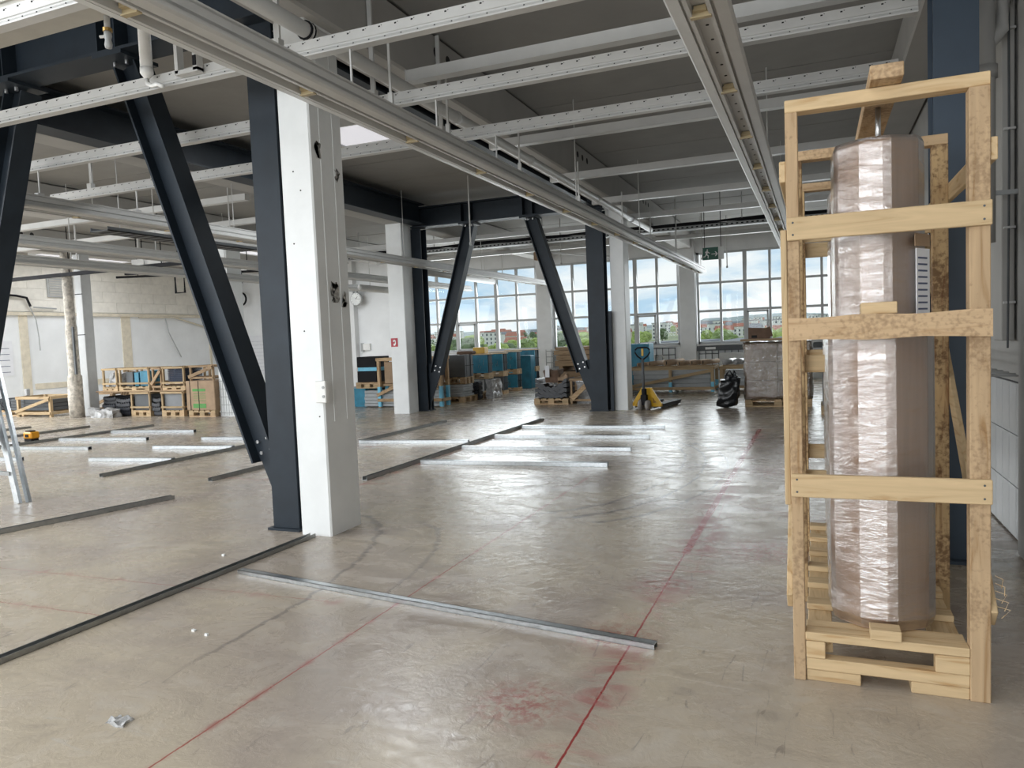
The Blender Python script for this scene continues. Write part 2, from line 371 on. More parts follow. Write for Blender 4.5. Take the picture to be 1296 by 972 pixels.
    col = mix(red, col, (.27, .022, .022))
    L(col, b.inputs['Base Color'])
    L(ma('ADD', ma('MULTIPLY', step(mid, .3, .7), .20), .16), b.inputs['Roughness'])
    b.inputs['Specular IOR Level'].default_value = .38
    bp = N(t, 'ShaderNodeBump'); bp.inputs['Strength'].default_value = .22; bp.inputs['Distance'].default_value = .012
    L(ma('ADD', noi(15, 6, (1, 1, 1), .8, .66), ma('MULTIPLY', big, 1.2)), bp.inputs['Height']); L(bp.outputs['Normal'], b.inputs['Normal'])
    return m
M['floor'] = floor_mat()
struct(box(XL, XR, YB, YF, -.3, 0).build('floor', 'floor'))
# ceiling: slab + boarded panels between the girders
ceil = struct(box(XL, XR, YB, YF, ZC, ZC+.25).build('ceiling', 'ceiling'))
GX = [-17.05, -12.6, -8.15, -3.65]
edges = [XL] + [g for g in GX] + [XR]
for i in range(5):
    x0 = edges[i] + (.2 if i else .02); x1 = edges[i+1] - (.2 if i < 4 else .22)
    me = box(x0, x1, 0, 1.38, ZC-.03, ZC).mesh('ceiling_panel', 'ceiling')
    y = YB + .1
    while y < YF - 1.3:
        o = put('ceiling_panel', me, ceil); o.location = (0, y, random.choice((0, 0, .006))); y += 1.4
# girders over the column rows
n = 0
for gx in GX + [1.03]:
    n += 1
    g = struct(box(gx-.2, gx+.2, YB, YF, 3.98 if gx < 1 else 4.1, ZC-.032).build('trim_%d' % n, 'girder', bevel=.02))
    for y0, k in ((6.75, 2), (11.48, 3), (16.28, 3)):
        for j in range(k):
            MB().tube([(gx+.195, y0+j*.26, 4.35), (gx+.202, y0+j*.26, 4.35)], .05, 12).build('drilled_hole', 'hole', g)
# far wall (windows) ------------------------------------------------
SILL, HEAD = 1.09, 3.84
struct(box(XL, -12.95, YF, YF+.3, 0, ZC).build('wall_far', 'plaster'))
struct(box(-12.95, XR, YF, YF+.3, 0, SILL).build('wall_far_parapet', 'plaster'))
struct(box(-12.95, XR, YF, YF+.3, HEAD, ZC).build('wall_far_lintel', 'concrete_paint'))
for px in (-8.2, -3.6):
    struct(box(px-.24, px+.24, YF-.12, YF+.3, 0, ZC).build('wall_far_pier', 'concrete_paint', bevel=.015))
struct(box(-15.75, -15.4, YF-.25, YF, 0, ZC).build('wall_far_pilaster', 'concrete_paint'))
def window(idx, x0, x1, cols, sash, y=YF+.1, glassy=True):
    w = struct(MB().box(x0, x1, y-.04, y+.06, SILL, SILL+.07).box(x0, x1, y-.04, y+.06, HEAD-.06, HEAD).box(x0, x0+.07, y-.04, y+.06, SILL, HEAD).box(x1-.07, x1, y-.04, y+.06, SILL, HEAD).build('window_%d' % idx, 'frame'))
    struct(box(x0-.02, x1+.02, y-.26, y-.04, SILL-.04, SILL).build('trim_%d' % (20+idx), 'white_metal'))
    dx = (x1-x0)/cols; rows = [SILL, 2.08, 2.92, HEAD]
    for c in range(1, cols):
        wd = .055 if c % 2 == 0 else .035
        box(x0+c*dx-wd, x0+c*dx+wd, y-.05, y+.06, SILL+.05, HEAD-.05).build('mullion', 'frame', w)
    for z in rows[1:3]:
        box(x0+.05, x1-.05, y-.045, y+.055, z-.035, z+.035).build('transom', 'frame', w)
    for c in range(cols):
        for r in range(3):
            if glassy: box(x0+c*dx+.03, x0+(c+1)*dx-.03, y+.008, y+.014, rows[r]+.02, rows[r+1]-.02).build('pane', 'glass', w)
        if c in sash:
            s_ = MB(); a, b_, c0, d = x0+c*dx+.05, x0+(c+1)*dx-.05, rows[0]+.06, rows[1]-.04
            s_.box(a, b_, y-.08, y-.03, d-.05, d).box(a, b_, y-.08, y-.03, c0, c0+.05).box(a, a+.05, y-.08, y-.03, c0, d).box(b_-.05, b_, y-.08, y-.03, c0, d)
            sh = s_.build('sash', 'frame', w)
            MB().tube([(b_-.02, y-.09, 1.55), (b_-.02, y-.12, 1.55), (b_-.02, y-.12, 1.42)], .012, 6).build('handle', 'white_metal', sh)
window(1, -12.93, -8.46, 6, (2,))
window(2, -7.94, -3.86, 6, (4,))
window(3, -3.34, .85, 6, (2,))
struct(box(.85, XR, YF, YF+.3, SILL, HEAD).build('wall_far_end', 'plaster'))
# left wall: white plaster below, painted blocks above; the window band further forward is unseen, added to light the hall
wl = struct(MB().box(XL-.3, XL, 11.2, YF+.3, 0, ZC).box(XL-.3, XL, YB, 11.2, 0, 1.05).box(XL-.3, XL, YB, 11.2, 3.9, ZC).box(XL-.3, XL, YB, -1.2, 1.05, 3.9).build('wall_left', 'plaster'))
me = box(0, .05, 0, .994, 0, .334).mesh('block', 'block')
for r in range(5):
    y = 13.0 - (.5 if r % 2 else 0)
    while y < YF - 1.0:
        o = put('block', me, wl); o.location = (XL+random.uniform(0, .003), y, 2.86+r*.338); y += 1.0
box(XL, XL+.09, 13.2, YF, 2.74, 2.84).build('ledge', 'cream', wl)
for y0, y1 in ((14.7, 14.95), (18.15, 18.5), (22.0, 22.1)):
    box(XL, XL+.03, y0, y1, 0, 2.74).build('cover_strip', 'cream', wl)
box(XL, XL+.02, 15.05, 18.0, .55, .72).build('patch_strip', 'cream', wl)
vg = box(XL+.05, XL+.11, 15.6, 16.45, 3.3, 3.95).build('vent_frame', 'grey_metal', wl)
for k in range(8): box(XL+.11, XL+.125, 15.64, 16.41, 3.34+k*.075, 3.38+k*.075).build('vent_slat', 'duct', vg)
for k in range(8):
    struct(box(XL-.2, XL-.1, -1.2+k*1.77-.04, -1.2+k*1.77+.04, 1.05, 3.9).build('trim_%d' % (30+k), 'frame'))
# rear wall behind the viewer, its two window bands added to light the hall
struct(MB().box(XL, XR, YB-.3, YB, 0, 1.05).box(XL, XR, YB-.3, YB, 3.9, ZC).box(XL, -20.4, YB-.3, YB, 1.05, 3.9).box(-11.6, -10.7, YB-.3, YB, 1.05, 3.9).box(.6, XR, YB-.3, YB, 1.05, 3.9).build('wall_rear', 'plaster'))
for k in range(14):
    x = -20.4 + k*.68*1 if k < 13 else -11.6
    struct(box(x-.03, x+.03, YB-.2, YB-.1, 1.05, 3.9).build('trim_%d' % (40+k), 'frame'))
for k in range(16):
    x = -10.7 + k*.753
    struct(box(x-.03, x+.03, YB-.2, YB-.1, 1.05, 3.9).build('trim_%d' % (60+k), 'frame'))
# right wall with a band of glazed tiles
wr = struct(box(XR, XR+.3, YB, YF+.3, 0, ZC).build('wall_right', 'girder'))
box(XR-.012, XR, 5.62, 12.0, 0, 1.07).build('grout_bed', 'grout', wr)
me = box(-.012, 0, 0, .193, 0, .345).mesh('tile', 'tile_white')
for r in range(3):
    for k in range(31):
        o = put('tile', me, wr); o.location = (XR-.012, 5.66+k*.2, .015+r*.352)
struct(box(1.16, XR, 4.9, 5.5, 0, ZC-.04).build('wall_right_pilaster', 'girder', bevel=.01))
# ================================================================== concrete columns
def column(label, x0, x1, y0, y1, mt='column_paint', top=3.98, grooves=True):
    t = thing('concrete_column', label, 'column', 'white concrete columns', (x0/2+x1/2, y0/2+y1/2, 0)); A = At(t)
    A('shaft', MB().prism([(x0+.012, y0), (x1-.012, y0), (x1, y0+.012), (x1, y1-.012), (x1-.012, y1), (x0+.012, y1), (x0, y1-.012), (x0, y0+.012)], 2, 0, top), mt)
    return t, A
t, A = column('thick white painted column beside the near dark steel post, with chipped paint spots', -3.84, -3.55, 4.78, 5.2)
for yy in (4.90, 5.07): A('cover_ridge', box(-3.552, -3.546, yy, yy+.022, 0.9, 3.9), 'column_paint')
for (x, y, z, w, h) in ((-3.548, 4.87, 3.02, .05, .14), (-3.548, 5.1, 2.86, .05, .12), (-3.548, 4.99, 1.92, .10, .16), (-3.534, 5.09, 1.86, .05, .11)):
    mb = MB().lump(x, x+.004, y-w/2, y+w/2, z-h/2, z+h/2, n=8, amp=.045, seed=z, freq=26, flat=False, rnd=.6)
    mb.v = [(min(max(a, x), x+.004), b_, c_) for a, b_, c_ in mb.v]; A('paint_chip', mb, 'chip')
for (x, z) in ((-3.7, 1.62), (-3.72, 2.85), (-3.66, 2.7), (-3.75, 2.3), (-3.6, .95)):
    A('nail_hole', MB().tube([(x, 4.782, z), (x, 4.776, z)], .006, 6), 'hole')
jb = A('junction_box', box(-3.60, -3.50, 4.735, 4.78, 1.06, 1.23), 'white_plastic', bevel=.006)
for zz in (1.11, 1.18): A('screw_cap', MB().tube([(-3.52, 4.736, zz), (-3.52, 4.73, zz)], .012, 8), 'grey_metal', parent=jb)
t, A = column('white concrete column carrying the small red fire-hose sign', -8.34, -7.96, 13.62, 14.02)
t, A = column('white concrete column between a dark steel post and the pallet truck', -3.72, -3.44, 14.3, 14.7)
t, A = column('white column with wire mesh at its foot beside the green-printed carton', -12.55, -12.1, 13.05, 13.5)
for k in range(6): A('mesh_wire', MB().tube([(-12.5+k*.075, 13.03, .02), (-12.5+k*.075, 13.03, .85)], .006, 5), 'grey_metal')
for k in range(5): A('mesh_wire', MB().tube([(-12.54, 13.03, .08+k*.18), (-12.1, 13.03, .08+k*.18)], .006, 5), 'grey_metal')
t, A = column('grey-white square column behind the peeling round pillar', -16.95, -16.70, 13.05, 13.32, 'frame')
for z in (2.0, 3.0): A('joint', box(-16.953, -16.697, 13.047, 13.06, z, z+.02), 'hole')
t = thing('round_pillar', 'round pillar with peeling plaster standing among the pallets', 'pillar', None, (-16.72, 12.7, 0)); A = At(t)
A('shaft', MB().lathe([(.17, 0), (.17, .5), (.16, 1.0), (.13, 1.05), (.13, 2.2), (.115, 2.25), (.115, 3.98)], (-16.72, 12.7, 0), 18, lambda a, z: 1+.05*math.sin(3*a+z*5)), 'peeled', True)
A('cable_channel', box(-16.60, -16.55, 12.62, 12.66, 1.05, 2.2), 'sheet_grey')
# ================================================================== dark steel bracing
def hsec(cx, cy, z0, z1, w, d, tf=.018, tw=.014):
    return MB().box(cx-w/2, cx+w/2, cy-d/2, cy-d/2+tf, z0, z1).box(cx-w/2, cx+w/2, cy+d/2-tf, cy+d/2, z0, z1).box(cx-tw/2, cx+tw/2, cy-d/2+tf, cy+d/2-tf, z0, z1)
def ibeam(axis, a, b, c, zb, zt, w, tf=.025):
    m = MB()
    for z0, z1, hw in ((zb, zb+tf, w/2), (zt-tf, zt, w/2), (zb+tf, zt-tf, .012)):
        if axis == 0: m.box(a, b, c-hw, c+hw, z0, z1)
        else: m.box(c-hw, c+hw, a, b, z0, z1)
    return m
def brace(A, p, q, w=.24, d=.26, par=None):
    """open channel section seen face-on: web with a flange along each edge"""
    p, q = Vector(p), Vector(q); dr = (q-p).normalized(); sd = Vector((dr.z, 0, -dr.x)); 
    m = MB()
    m.bar(p, q, .014, w-.02, sd)
    for s_ in (-1, 1): m.bar(p+sd*s_*(w/2-.009), q+sd*s_*(w/2-.009), d, .018, sd)
    o = A('brace', m, 'steel_dark')
    for e_, k in ((p, 1), (q, -1)):
        for s_ in (-1, 1):
            for j in (0, 1):
                c = e_ + dr*k*(.06+j*.10) + sd*s_*.055
                if e_ is q: A('bolt', MB().tube([c+Vector((0, -.005, 0)), c+Vector((0, -.03, 0))], .016, 6), 'bolt', parent=o)
                elif j == 0:
                    c2 = e_ + Vector((s_*.07, -d/2-.015, -.045)); A('bolt', MB().tube([c2, c2+Vector((0, 0, .035))], .016, 8), 'bolt', parent=o)
    return o
def frame(label, cols, y, zb, braces, beamx, btop=.42, cw=.26):
    t = thing('steel_brace_frame', label, 'steel frame', 'dark steel bracing', (cols[0], y, 0)); A = At(t)
    for cx in cols:
        A('post', hsec(cx, y, .02, zb, cw, .26), 'steel_dark')
        A('base_plate', box(cx-cw/2-.03, cx+cw/2+.03, y-.17, y+.17, 0, .02), 'steel_dark')
    bm = A('beam', ibeam(0, beamx[0], beamx[1], y-.12, zb, zb+btop, .30), 'steel_dark')
    for (p, q, s_) in braces:
        hang = min(abs(c-q[0]) for c in cols) < 1
        brace(A, (p[0], y-.01, p[1]), (q[0], y-.01, q[1]), .25, .20)
        A('end_plate', box(p[0]-.17, p[0]+.17, y-.27, y+.12, zb-.03, zb), 'steel_dark')
        for dx in (-.13, .13): A('stiffener', box(p[0]+dx*.8-.006, p[0]+dx*.8+.006, y-.27, y+.03, zb+.025, zb+btop-.025), 'steel_dark', parent=bm)
        if not hang: continue
        pc = min(cols, key=lambda c: abs(c-q[0])); edge = pc - s_*cw/2
        A('gusset_plate', MB().prism([(edge, .02), (edge, q[1]+.22), (q[0]+.02*s_, q[1]+.20), (q[0]-.10*s_, q[1]+.02), (edge-.015*s_, .16)], 1, y-.03, y+.01), 'steel_dark')
    return t
frame('near dark steel brace frame beside the thick white column', (-4.06,), 5.0, 4.06, (((-5.55, 4.04), (-4.285, .58), 1), ((-6.97, 4.04), (-8.25, .58), -1)), (-8.5, -3.9))
frame('far dark steel brace frame spanning in front of the windows', (-7.97, -3.98), 14.28, 3.92, (((-6.66, 3.9), (-7.62, .80), -1), ((-5.3, 3.9), (-4.32, .80), 1)), (-8.0, -3.8), cw=.34)
for x, lab in ((-4.06, 'dark steel ceiling beam running alongside the fat white pipe'), (-7.74, 'dark steel ceiling beam running to the column with the red sign')):
    tag(ibeam(1, 5.15, 14.0, x, 3.96, 4.38, .30).build('steel_beam', 'steel_dark'), lab, 'beam', 'dark steel ceiling beams')
t = thing('steel_post', 'slate blue steel post behind the tall wooden crate', 'post', None, (.79, 5.35, 0)); A = At(t)
A('shaft', hsec(.79, 5.36, .02, ZC-.45, .24, .24), 'steel_blue'); A('base_plate', box(.64, .94, 5.18, 5.54, 0, .02), 'steel_blue')
tag(hsec(-3.72, 14.2, 0, 1.95, .06, .06).build('steel_upright', 'steel_dark'), 'thin short dark steel upright between the far dark post and white column', 'upright')
# ================================================================== overhead installation
def rail(label, y, x0, x1, zb=3.45):
    t = thing('perforated_rail', label, 'rail', 'perforated white ceiling rails', (x0, y, zb)); A = At(t)
    # stepped sheet profile (y, z)
    pr = [(-.030, .108), (.03, .108), (.03, .0), (-.042, .0), (-.042, .010), (-.030, .029), (-.030, .034), (-.023, .037), (-.023, .043), (-.030, .046)]
    A('channel', MB().prism([(y+a, zb+b) for a, b in pr], 0, x0, x1), 'white_metal')
    h = MB(); k = x0+.05
    while k < x1-.05:
        h.box(k, k+.014, y-.0315, y-.029, zb+.085, zb+.094); h.box(k+.02, k+.027, y-.0315, y-.029, zb+.093, zb+.097)
        h.tube([(k+.05, y-.039, zb+.018), (k+.05, y-.035, zb+.020)], .005, 6); k += .12
    o = A('punched_holes', h, 'hole'); o['kind'] = 'stuff'
    for x in (-8.3, -3.42):
        A('hanger_strap', MB().box(x-.02, x+.02, y+.0, y+.02, zb+.10, ZC-.05).box(x-.035, x+.035, y-.03, y+.03, zb+.108, zb+.17), 'white_metal')
    return t
rail('perforated white ceiling rail crossing in front of the thick white column', 4.30, -9.0, .62)
rail('perforated white ceiling rail passing just behind the thick white column', 5.50, -9.0, .62)
rail('perforated white ceiling rail farthest behind the thick white column', 6.72, -9.0, .62)
rail('perforated white ceiling rail above the cream duct and the brass valve', 3.09, -9.0, -3.0)
def trunking(label, x, y0, y1, z=3.03, conn=True, w=.29):
    t = thing('light_trunking', label, 'light rail', 'lamp trunking without tubes', (x, y0, z)); A = At(t); h = w/2
    pr = [(-h, .02), (-h+.012, .008), (-.075, .0), (-.075, .022), (-.06, .022), (-.06, -.005), (-.04, -.005), (-.04, .04), (.04, .04), (.04, -.005), (.06, -.005), (.06, .022), (.075, .022), (.075, .0), (h-.012, .008), (h, .02), (h, .034), (.10, .046), (.10, .062), (.085, .066), (.085, .078), (.10, .084), (.10, .118), (.078, .128), (.078, .140), (.09, .145), (.09, .155), (-.09, .155), (-.09, .145), (-.078, .140), (-.078, .128), (-.10, .118), (-.10, .084), (-.085, .078), (-.085, .066), (-.10, .062), (-.10, .046), (-h, .034)]
    A('housing', MB().prism([(x+a, z+b) for a, b in pr], 1, y0, y1), 'white_metal')
    A('end_cap', box(x-.06, x+.06, y1, y1+.012, z, z+.1), 'white_metal')
    y = y0 + .7
    while conn and y < y1:
        c = A('lamp_holder', MB().box(x-.05, x+.05, y-.015, y+.015, z-.012, z+.03).box(x-.03, x+.03, y-.04, y+.04, z+.01, z+.035), 'tan'); y += 1.26
    hm = MB(); y = y0 + .3
    while y < y1: hm.tube([(x, y, z+.0405), (x, y, z+.037)], .009, 6); y += .21
    o = A('punched_holes', hm, 'hole'); o['kind'] = 'stuff'
    for y in (4.3, 5.5, 6.72):
        if y > y0: A('rail_clamp', MB().box(x-.03, x+.03, y-.04, y+.03, z+.155, z+.19).box(x-.006, x+.006, y-.006, y+.006, z+.19, 3.45), 'white_metal')
    y = 9.3
    while y < y1:
        A('hanger', MB().tube([(x, y, z+.155), (x, y, ZC-.05)], .008, 5), 'white_metal'); y += 3.7
    return t
trunking('long white lamp trunking running past the thick white column towards the windows', -2.83, .6, 20.5)
trunking('long white lamp trunking above the tall wooden crate', -.50, .6, 20.5)
trunking('white lamp trunking over the floor studs beyond the near dark braces', -7.55, 5.2, 21.2)
trunking('white lamp trunking with a black grille hanging off it', -10.1, 4.5, 21.3, conn=False)
trunking('white lamp trunking nearest the round peeling pillar', -12.1, 6, 21.2, conn=False)
t = thing('cable_grille', 'dark perforated cable grille hung beside the lamp trunking', 'cable tray', None, (-8.0, 6.4, 3.2)); A = At(t)
A('tray', MB().box(-8.22, -7.92, 6.6, 9.2, 3.0, 3.01).box(-8.22, -8.21, 6.6, 9.2, 3.0, 3.05).box(-7.93, -7.92, 6.6, 9.2, 3.0, 3.05), 'sheet_grey')
for k in range(16): A('slot', box(-8.19, -7.95, 6.68+k*.158, 6.75+k*.158, 2.998, 3.0), 'hole')
for y in (6.9, 8.9): A('hanger', MB().tube([(-8.07, y, 3.0), (-8.07, y, ZC-.02)], .006, 5), 'white_metal')
# cross ducts under the girders
sgrp = 'cross ducts under the ceiling'
for k, (y, x0, x1, lab) in enumerate(((6.15, -3.43, .62, 'white cross duct nearest the thick white column, with a dark cable line'), (8.75, -3.75, .82, 'white cross duct with an open end block on the white pipe'), (11.05, -3.75, .82, 'white cross duct between the block-ended duct and the far dark frame'), (13.35, -3.75, .82, 'white cross duct level with the far dark post'),
        (15.5, -3.75, .82, 'grey-white cross duct just before the cable tray'), (16.3, -12, -4, 'white cross duct above the blue panel bundles'), (19.6, -12.3, .85, 'white cross duct closest to the windows'), (9.6, -16.5, -8.4, 'white cross duct above the black grille'), (11.4, -16.5, -8.4, 'white cross duct above the left pallets'))):
    t = thing('cross_duct', lab, 'duct', sgrp, (x0, y, 3.86)); A = At(t)
    A('body', MB().prism([(y-.05, 3.88), (y+.05, 3.88), (y+.05, 3.975), (y-.05, 3.975)], 0, x0, x1), 'white_metal')
    A('lid', box(x0, x1, y-.055, y+.055, 3.872, 3.88), 'white_metal')
    A('end_cap', box(x0-.01, x0, y-.055, y+.055, 3.87, 3.98), 'white_metal')
    A('hanger', MB().tube([((x0+x1)/2+.6, y, 3.97), ((x0+x1)/2+.6, y, ZC-.05)], .008, 5), 'white_metal')
# white waste pipe along the girder with collars
t = thing('ceiling_pipe', 'fat white pipe with collars running along the ceiling girder', 'pipe', None, (-3.33, 2, 3.7)); A = At(t)
A('pipe', MB().tube([(-3.33, y, 3.74) for y in (1.0, 5, 9, 13, 16.4)], .055, 14), 'white_metal', True)
for y in (4.55, 6.9, 9.0, 12.1, 14.6): A('collar', MB().tube([(-3.33, y-.03, 3.74), (-3.33, y+.03, 3.74)], .064, 14), 'white_metal', True)
for y in (4.5, 4.54): A('clamp_ring', MB().tube([(-3.33, y-.006, 3.74), (-3.33, y+.006, 3.74)], .068, 14), 'black')
for y in (5.3, 6.3, 8.1, 10.4, 13.0, 15.4):
    hk = A('drop_bracket', MB().box(-3.14, -3.12, y-.006, y+.006, 3.50, 3.98).box(-3.15, -3.11, y-.012, y+.012, 3.36, 3.50).tube([(-3.13, y, 3.36), (-3.13, y, 3.33), (-3.10, y, 3.30)], .012, 6), 'white_metal')
# cream duct, brass valve, air drop pipe, bracket
t = thing('cream_duct', 'cream square duct below the ceiling over the near dark braces', 'duct', None, (-9, 3.75, 3.6)); A = At(t)
A('body', MB().prism([(3.24, 3.62), (3.30, 3.58), (3.48, 3.58), (3.53, 3.62), (3.53, 3.82), (3.24, 3.82)], 0, -9, -3.3), 'duct')
A('cover_lip', box(-9, -3.3, 3.22, 3.24, 3.70, 3.73), 'duct')
for x in (-8, -6, -4): A('hanger', box(x-.02, x+.02, 3.38, 3.42, 3.82, ZC-.05), 'white_metal')
t = thing('brass_valve', 'small brass valve on a white stub under the cream duct', 'valve', None, (-4.6, 3.9, 3.4)); A = At(t)
A('stub', MB().tube([(-4.02, 3.45, 3.58), (-4.02, 3.45, 3.50)], .018, 10), 'white_metal', True)
A('collar', MB().tube([(-4.02, 3.45, 3.505), (-4.02, 3.45, 3.485)], .028, 10), 'brass'); A('body', MB().lathe([(.02, -.10), (.024, -.08), (.018, -.05), (.024, -.03), (.022, 0)], (-4.02, 3.45, 3.487), 10), 'grey_metal', True)
A('lever', MB().tube([(-4.02, 3.45, 3.46), (-4.065, 3.43, 3.455)], .009, 6), 'white_metal')
t = thing('air_drop_pipe', 'white drop pipe with a bent nozzle hanging before the near rail', 'pipe', None, (-4.52, 4.2, 3.4)); A = At(t)
A('pipe', MB().tube([(-4.53, 4.2, ZC-.03), (-4.53, 4.2, 3.58)], .043, 14), 'white_plastic', True)
A('cap', MB().lathe([(.016, -.05), (.03, -.035), (.046, -.012), (.046, .03)], (-4.53, 4.2, 3.56), 14), 'white_plastic', True)
A('nozzle', MB().tube([(-4.53, 4.2, 3.52), (-4.52, 4.19, 3.47), (-4.45, 4.17, 3.44), (-4.38, 4.15, 3.435), (-4.32, 4.14, 3.405)], .016, 8), 'white_plastic', True)
t = thing('rail_bracket', 'white U bracket with a black label sitting on the near rail', 'bracket', None, (-4.2, 4.25, 3.45)); A = At(t)
A('stirrup', MB().box(-4.26, -4.23, 4.20, 4.26, 3.5, 3.80).box(-4.09, -4.05, 4.20, 4.26, 3.5, 3.80).box(-4.26, -4.05, 4.20, 4.26, 3.49, 3.52).box(-4.20, -4.12, 4.22, 4.26, 3.78, ZC-.03), 'white_metal')
A('tag', box(-4.085, -4.055, 4.193, 4.2, 3.53, 3.60), 'black')
# roof panels: a daylight one between the dark beams, the others added for light
mm, tt, bb = mat('rooflight_diffuser'); bb.inputs['Base Color'].default_value = (.8, .8, .85, 1); bb.inputs['Emission Color'].default_value = (.93, .93, 1, 1); bb.inputs['Emission Strength'].default_value = .55
M['roofl'] = mm
def rooflight(label, x0, x1, y0, y1):
    t = thing('rooflight', label, 'skylight', 'daylight roof panels', (x0, y0, 4.38)); A = At(t); z = ZC-.045
    A('diffuser', box(x0, x1, y0, y1, 4.41, 4.43), 'roofl')
    A('kerb', MB().box(x0-.04, x1+.04, y0-.04, y0, 4.38, z).box(x0-.04, x1+.04, y1, y1+.04, 4.38, z).box(x0-.04, x0, y0, y1, 4.38, z).box(x1, x1+.04, y0, y1, 4.38, z), 'white_metal')
rooflight('bright daylight roof panel between the dark ceiling beams', -6.35, -4.6, 8.5, 9.4)
for k, (x, y, sx, sy, p) in enumerate(ADDED_ROOF): rooflight(('added roof light panel over the long grey track', 'added roof light panel in front of the tall crate', 'added roof light panel over the stud trestle', 'added roof light panel over the laid-out studs', 'added roof light panel close to the added left window band', 'added roof light panel over the low timber crate at the left', 'added roof light panel behind the framed stacks')[k], x-sx/2, x+sx/2, y-sy/2, y+sy/2)
# cable tray with black cables in front of the windows
t = thing('cable_tray', 'perforated cable tray with sagging black cables across the window bays', 'cable tray', None, (-12, 17.4, 3.85)); A = At(t)
A('tray', MB().box(-12.3, .85, 17.25, 17.55, 3.80, 3.81).box(-12.3, .85, 17.25, 17.26, 3.80, 3.87).box(-12.3, .85, 17.54, 17.55, 3.80, 3.87), 'grey_metal')
hm = MB()
for k in range(120): hm.box(-12.2+k*.108, -12.15+k*.108, 17.248, 17.25, 3.82, 3.85)
o = A('side_slots', hm, 'hole'); o['kind'] = 'stuff'
for j in range(4):
    pts = [(-12.2+k*.5, 17.27+.06*j+.02*math.sin(k+j), 3.86+.02*j+.05*abs(math.sin(k*.45+j*1.3))) for k in range(27)]
    A('cable', MB().tube(pts, .022, 6), 'black')
for x in (-11.5, -9.2, -6.4, -4.4, -1.5): A('hanger', MB().tube([(x, 17.4, 3.8), (x, 17.4, ZC-.02)], .009, 5), 'grey_metal')
# sprinkler / sensor drops hanging before the windows
for k, (x, y, z) in enumerate(((-9.4, 19, 3.45), (-8.6, 20.5, 3.3), (-7.2, 20.5, 3.35), (-6.1, 18.5, 3.4), (-4.9, 20.2, 3.3), (-3.0, 17.6, 3.35), (-2.6, 19.0, 3.3), (-2.2, 20.8, 3.2), (-5.9, 12.6, 3.3), (-12.6, 9.8, 3.2))):
    t = thing('ceiling_drop', 'thin white stub pipe hanging down from the ceiling', 'stub pipe', 'thin stub pipes under the ceiling', (x, y, z)); A = At(t)
    A('pipe', MB().tube([(x, y, z), (x, y, ZC-.02)], .014, 6), 'white_metal'); A('tip', MB().tube([(x, y, z-.05), (x, y, z)], .026, 8), 'grey_metal')
t = thing('ceiling_unit', 'small pinkish-brown junction unit hanging in front of the window tops', 'junction unit', None, (-6.4, 17.9, 3.6)); A = At(t)
A('case', box(-6.62, -6.2, 17.85, 18.1, 3.45, 3.66), 'cardbox', bevel=.02); A('drop_rod', MB().tube([(-6.4, 17.97, 3.66), (-6.4, 17.97, ZC-.02)], .012, 6), 'grey_metal'); A('arm', MB().bar((-6.2, 17.97, 3.62), (-4.2, 17.97, 3.34), .05, .05), 'white_metal')
# short fluorescent battens left far
def batten(label, x, y0, y1, z):
    t = thing('batten_lamp', label, 'lamp', 'round white batten lamps', (x, y0, z)); A = At(t)
    A('body', MB().tube([(x, y0, z), (x, y1, z)], .085, 12), 'white_metal', True); A('cap', MB().tube([(x, y1, z), (x, y1+.03, z)], .09, 12), 'white_plastic'); A('pin', MB().tube([(x, y1, z-.06), (x, y1+.16, z-.06)], .012, 6), 'white_metal')
    for y in (y0+.5, y1-.6): A('hanger', MB().tube([(x, y, z), (x, y, ZC-.02)], .01, 5), 'white_metal')
batten('long white tube lamp ending in front of the left windows', -8.95, 15.5, 20.6, 3.22)
batten('white tube lamp beside the window edge near the clock', -11.6, 17.5, 20.8, 3.06)
batten('white tube lamp pointing at the column with the red sign', -8.7, 9.0, 12.6, 3.2)
# exit sign
t = thing('exit_sign', 'green hanging escape-route sign with running figure and arrow', 'sign', None, (-2.1, 17, 3.06)); A = At(t)
A('panel', box(-2.31, -1.98, 16.99, 17.01, 3.05, 3.32), 'sign_green'); A('backing', box(-2.32, -1.86, 17.01, 17.02, 3.05, 3.33), 'sign_white')
def flat(polys, y, ox, oz, s):
    m = MB()
    for p in polys: m.prism([(ox+a*s, oz+b*s) for a, b in p][::-1], 1, y-.003, y)
    return m
man = [[(.30,.88),(.38,.93),(.44,.88),(.42,.80),(.34,.79)], [(.16,.62),(.22,.74),(.40,.77),(.52,.62),(.62,.60),(.62,.55),(.48,.56),(.42,.64),(.36,.48),(.50,.34),(.46,.10),(.39,.10),(.41,.30),(.28,.40),(.18,.24),(.02,.22),(.02,.29),(.14,.31),(.26,.56),(.26,.66),(.21,.58)]]
arrow = [[(.72,.50),(1.18,.50),(1.18,.44),(.72,.44)], [(1.04,.68),(1.12,.68),(1.30,.47),(1.12,.26),(1.04,.26),(1.20,.47)]]
A('pictogram_figure', flat(man, 16.988, -2.30, 3.06, .24), 'sign_white'); A('arrow', flat(arrow, 16.988, -2.30, 3.06, .24), 'sign_white')
for x in (-2.27, -1.92): A('suspension_rod', MB().tube([(x, 17.015, 3.32), (x, 17.015, ZC-.02)], .008, 5), 'black')
# fire-hose sign
t = thing('fire_sign', 'red square fire-hose sign on the white column', 'sign', None, (-8.24, 13.61, 1.45)); A = At(t)
A('plate', box(-8.325, -8.165, 13.61, 13.62, 1.42, 1.60), 'sign_red')
A('pictogram', flat([[(.30,.15),(.55,.10),(.72,.35),(.70,.75),(.50,.92),(.30,.80),(.28,.60),(.42,.62),(.50,.72),(.58,.60),(.56,.40),(.40,.42)]], 13.609, -8.32, 1.425, .16), 'sign_white')
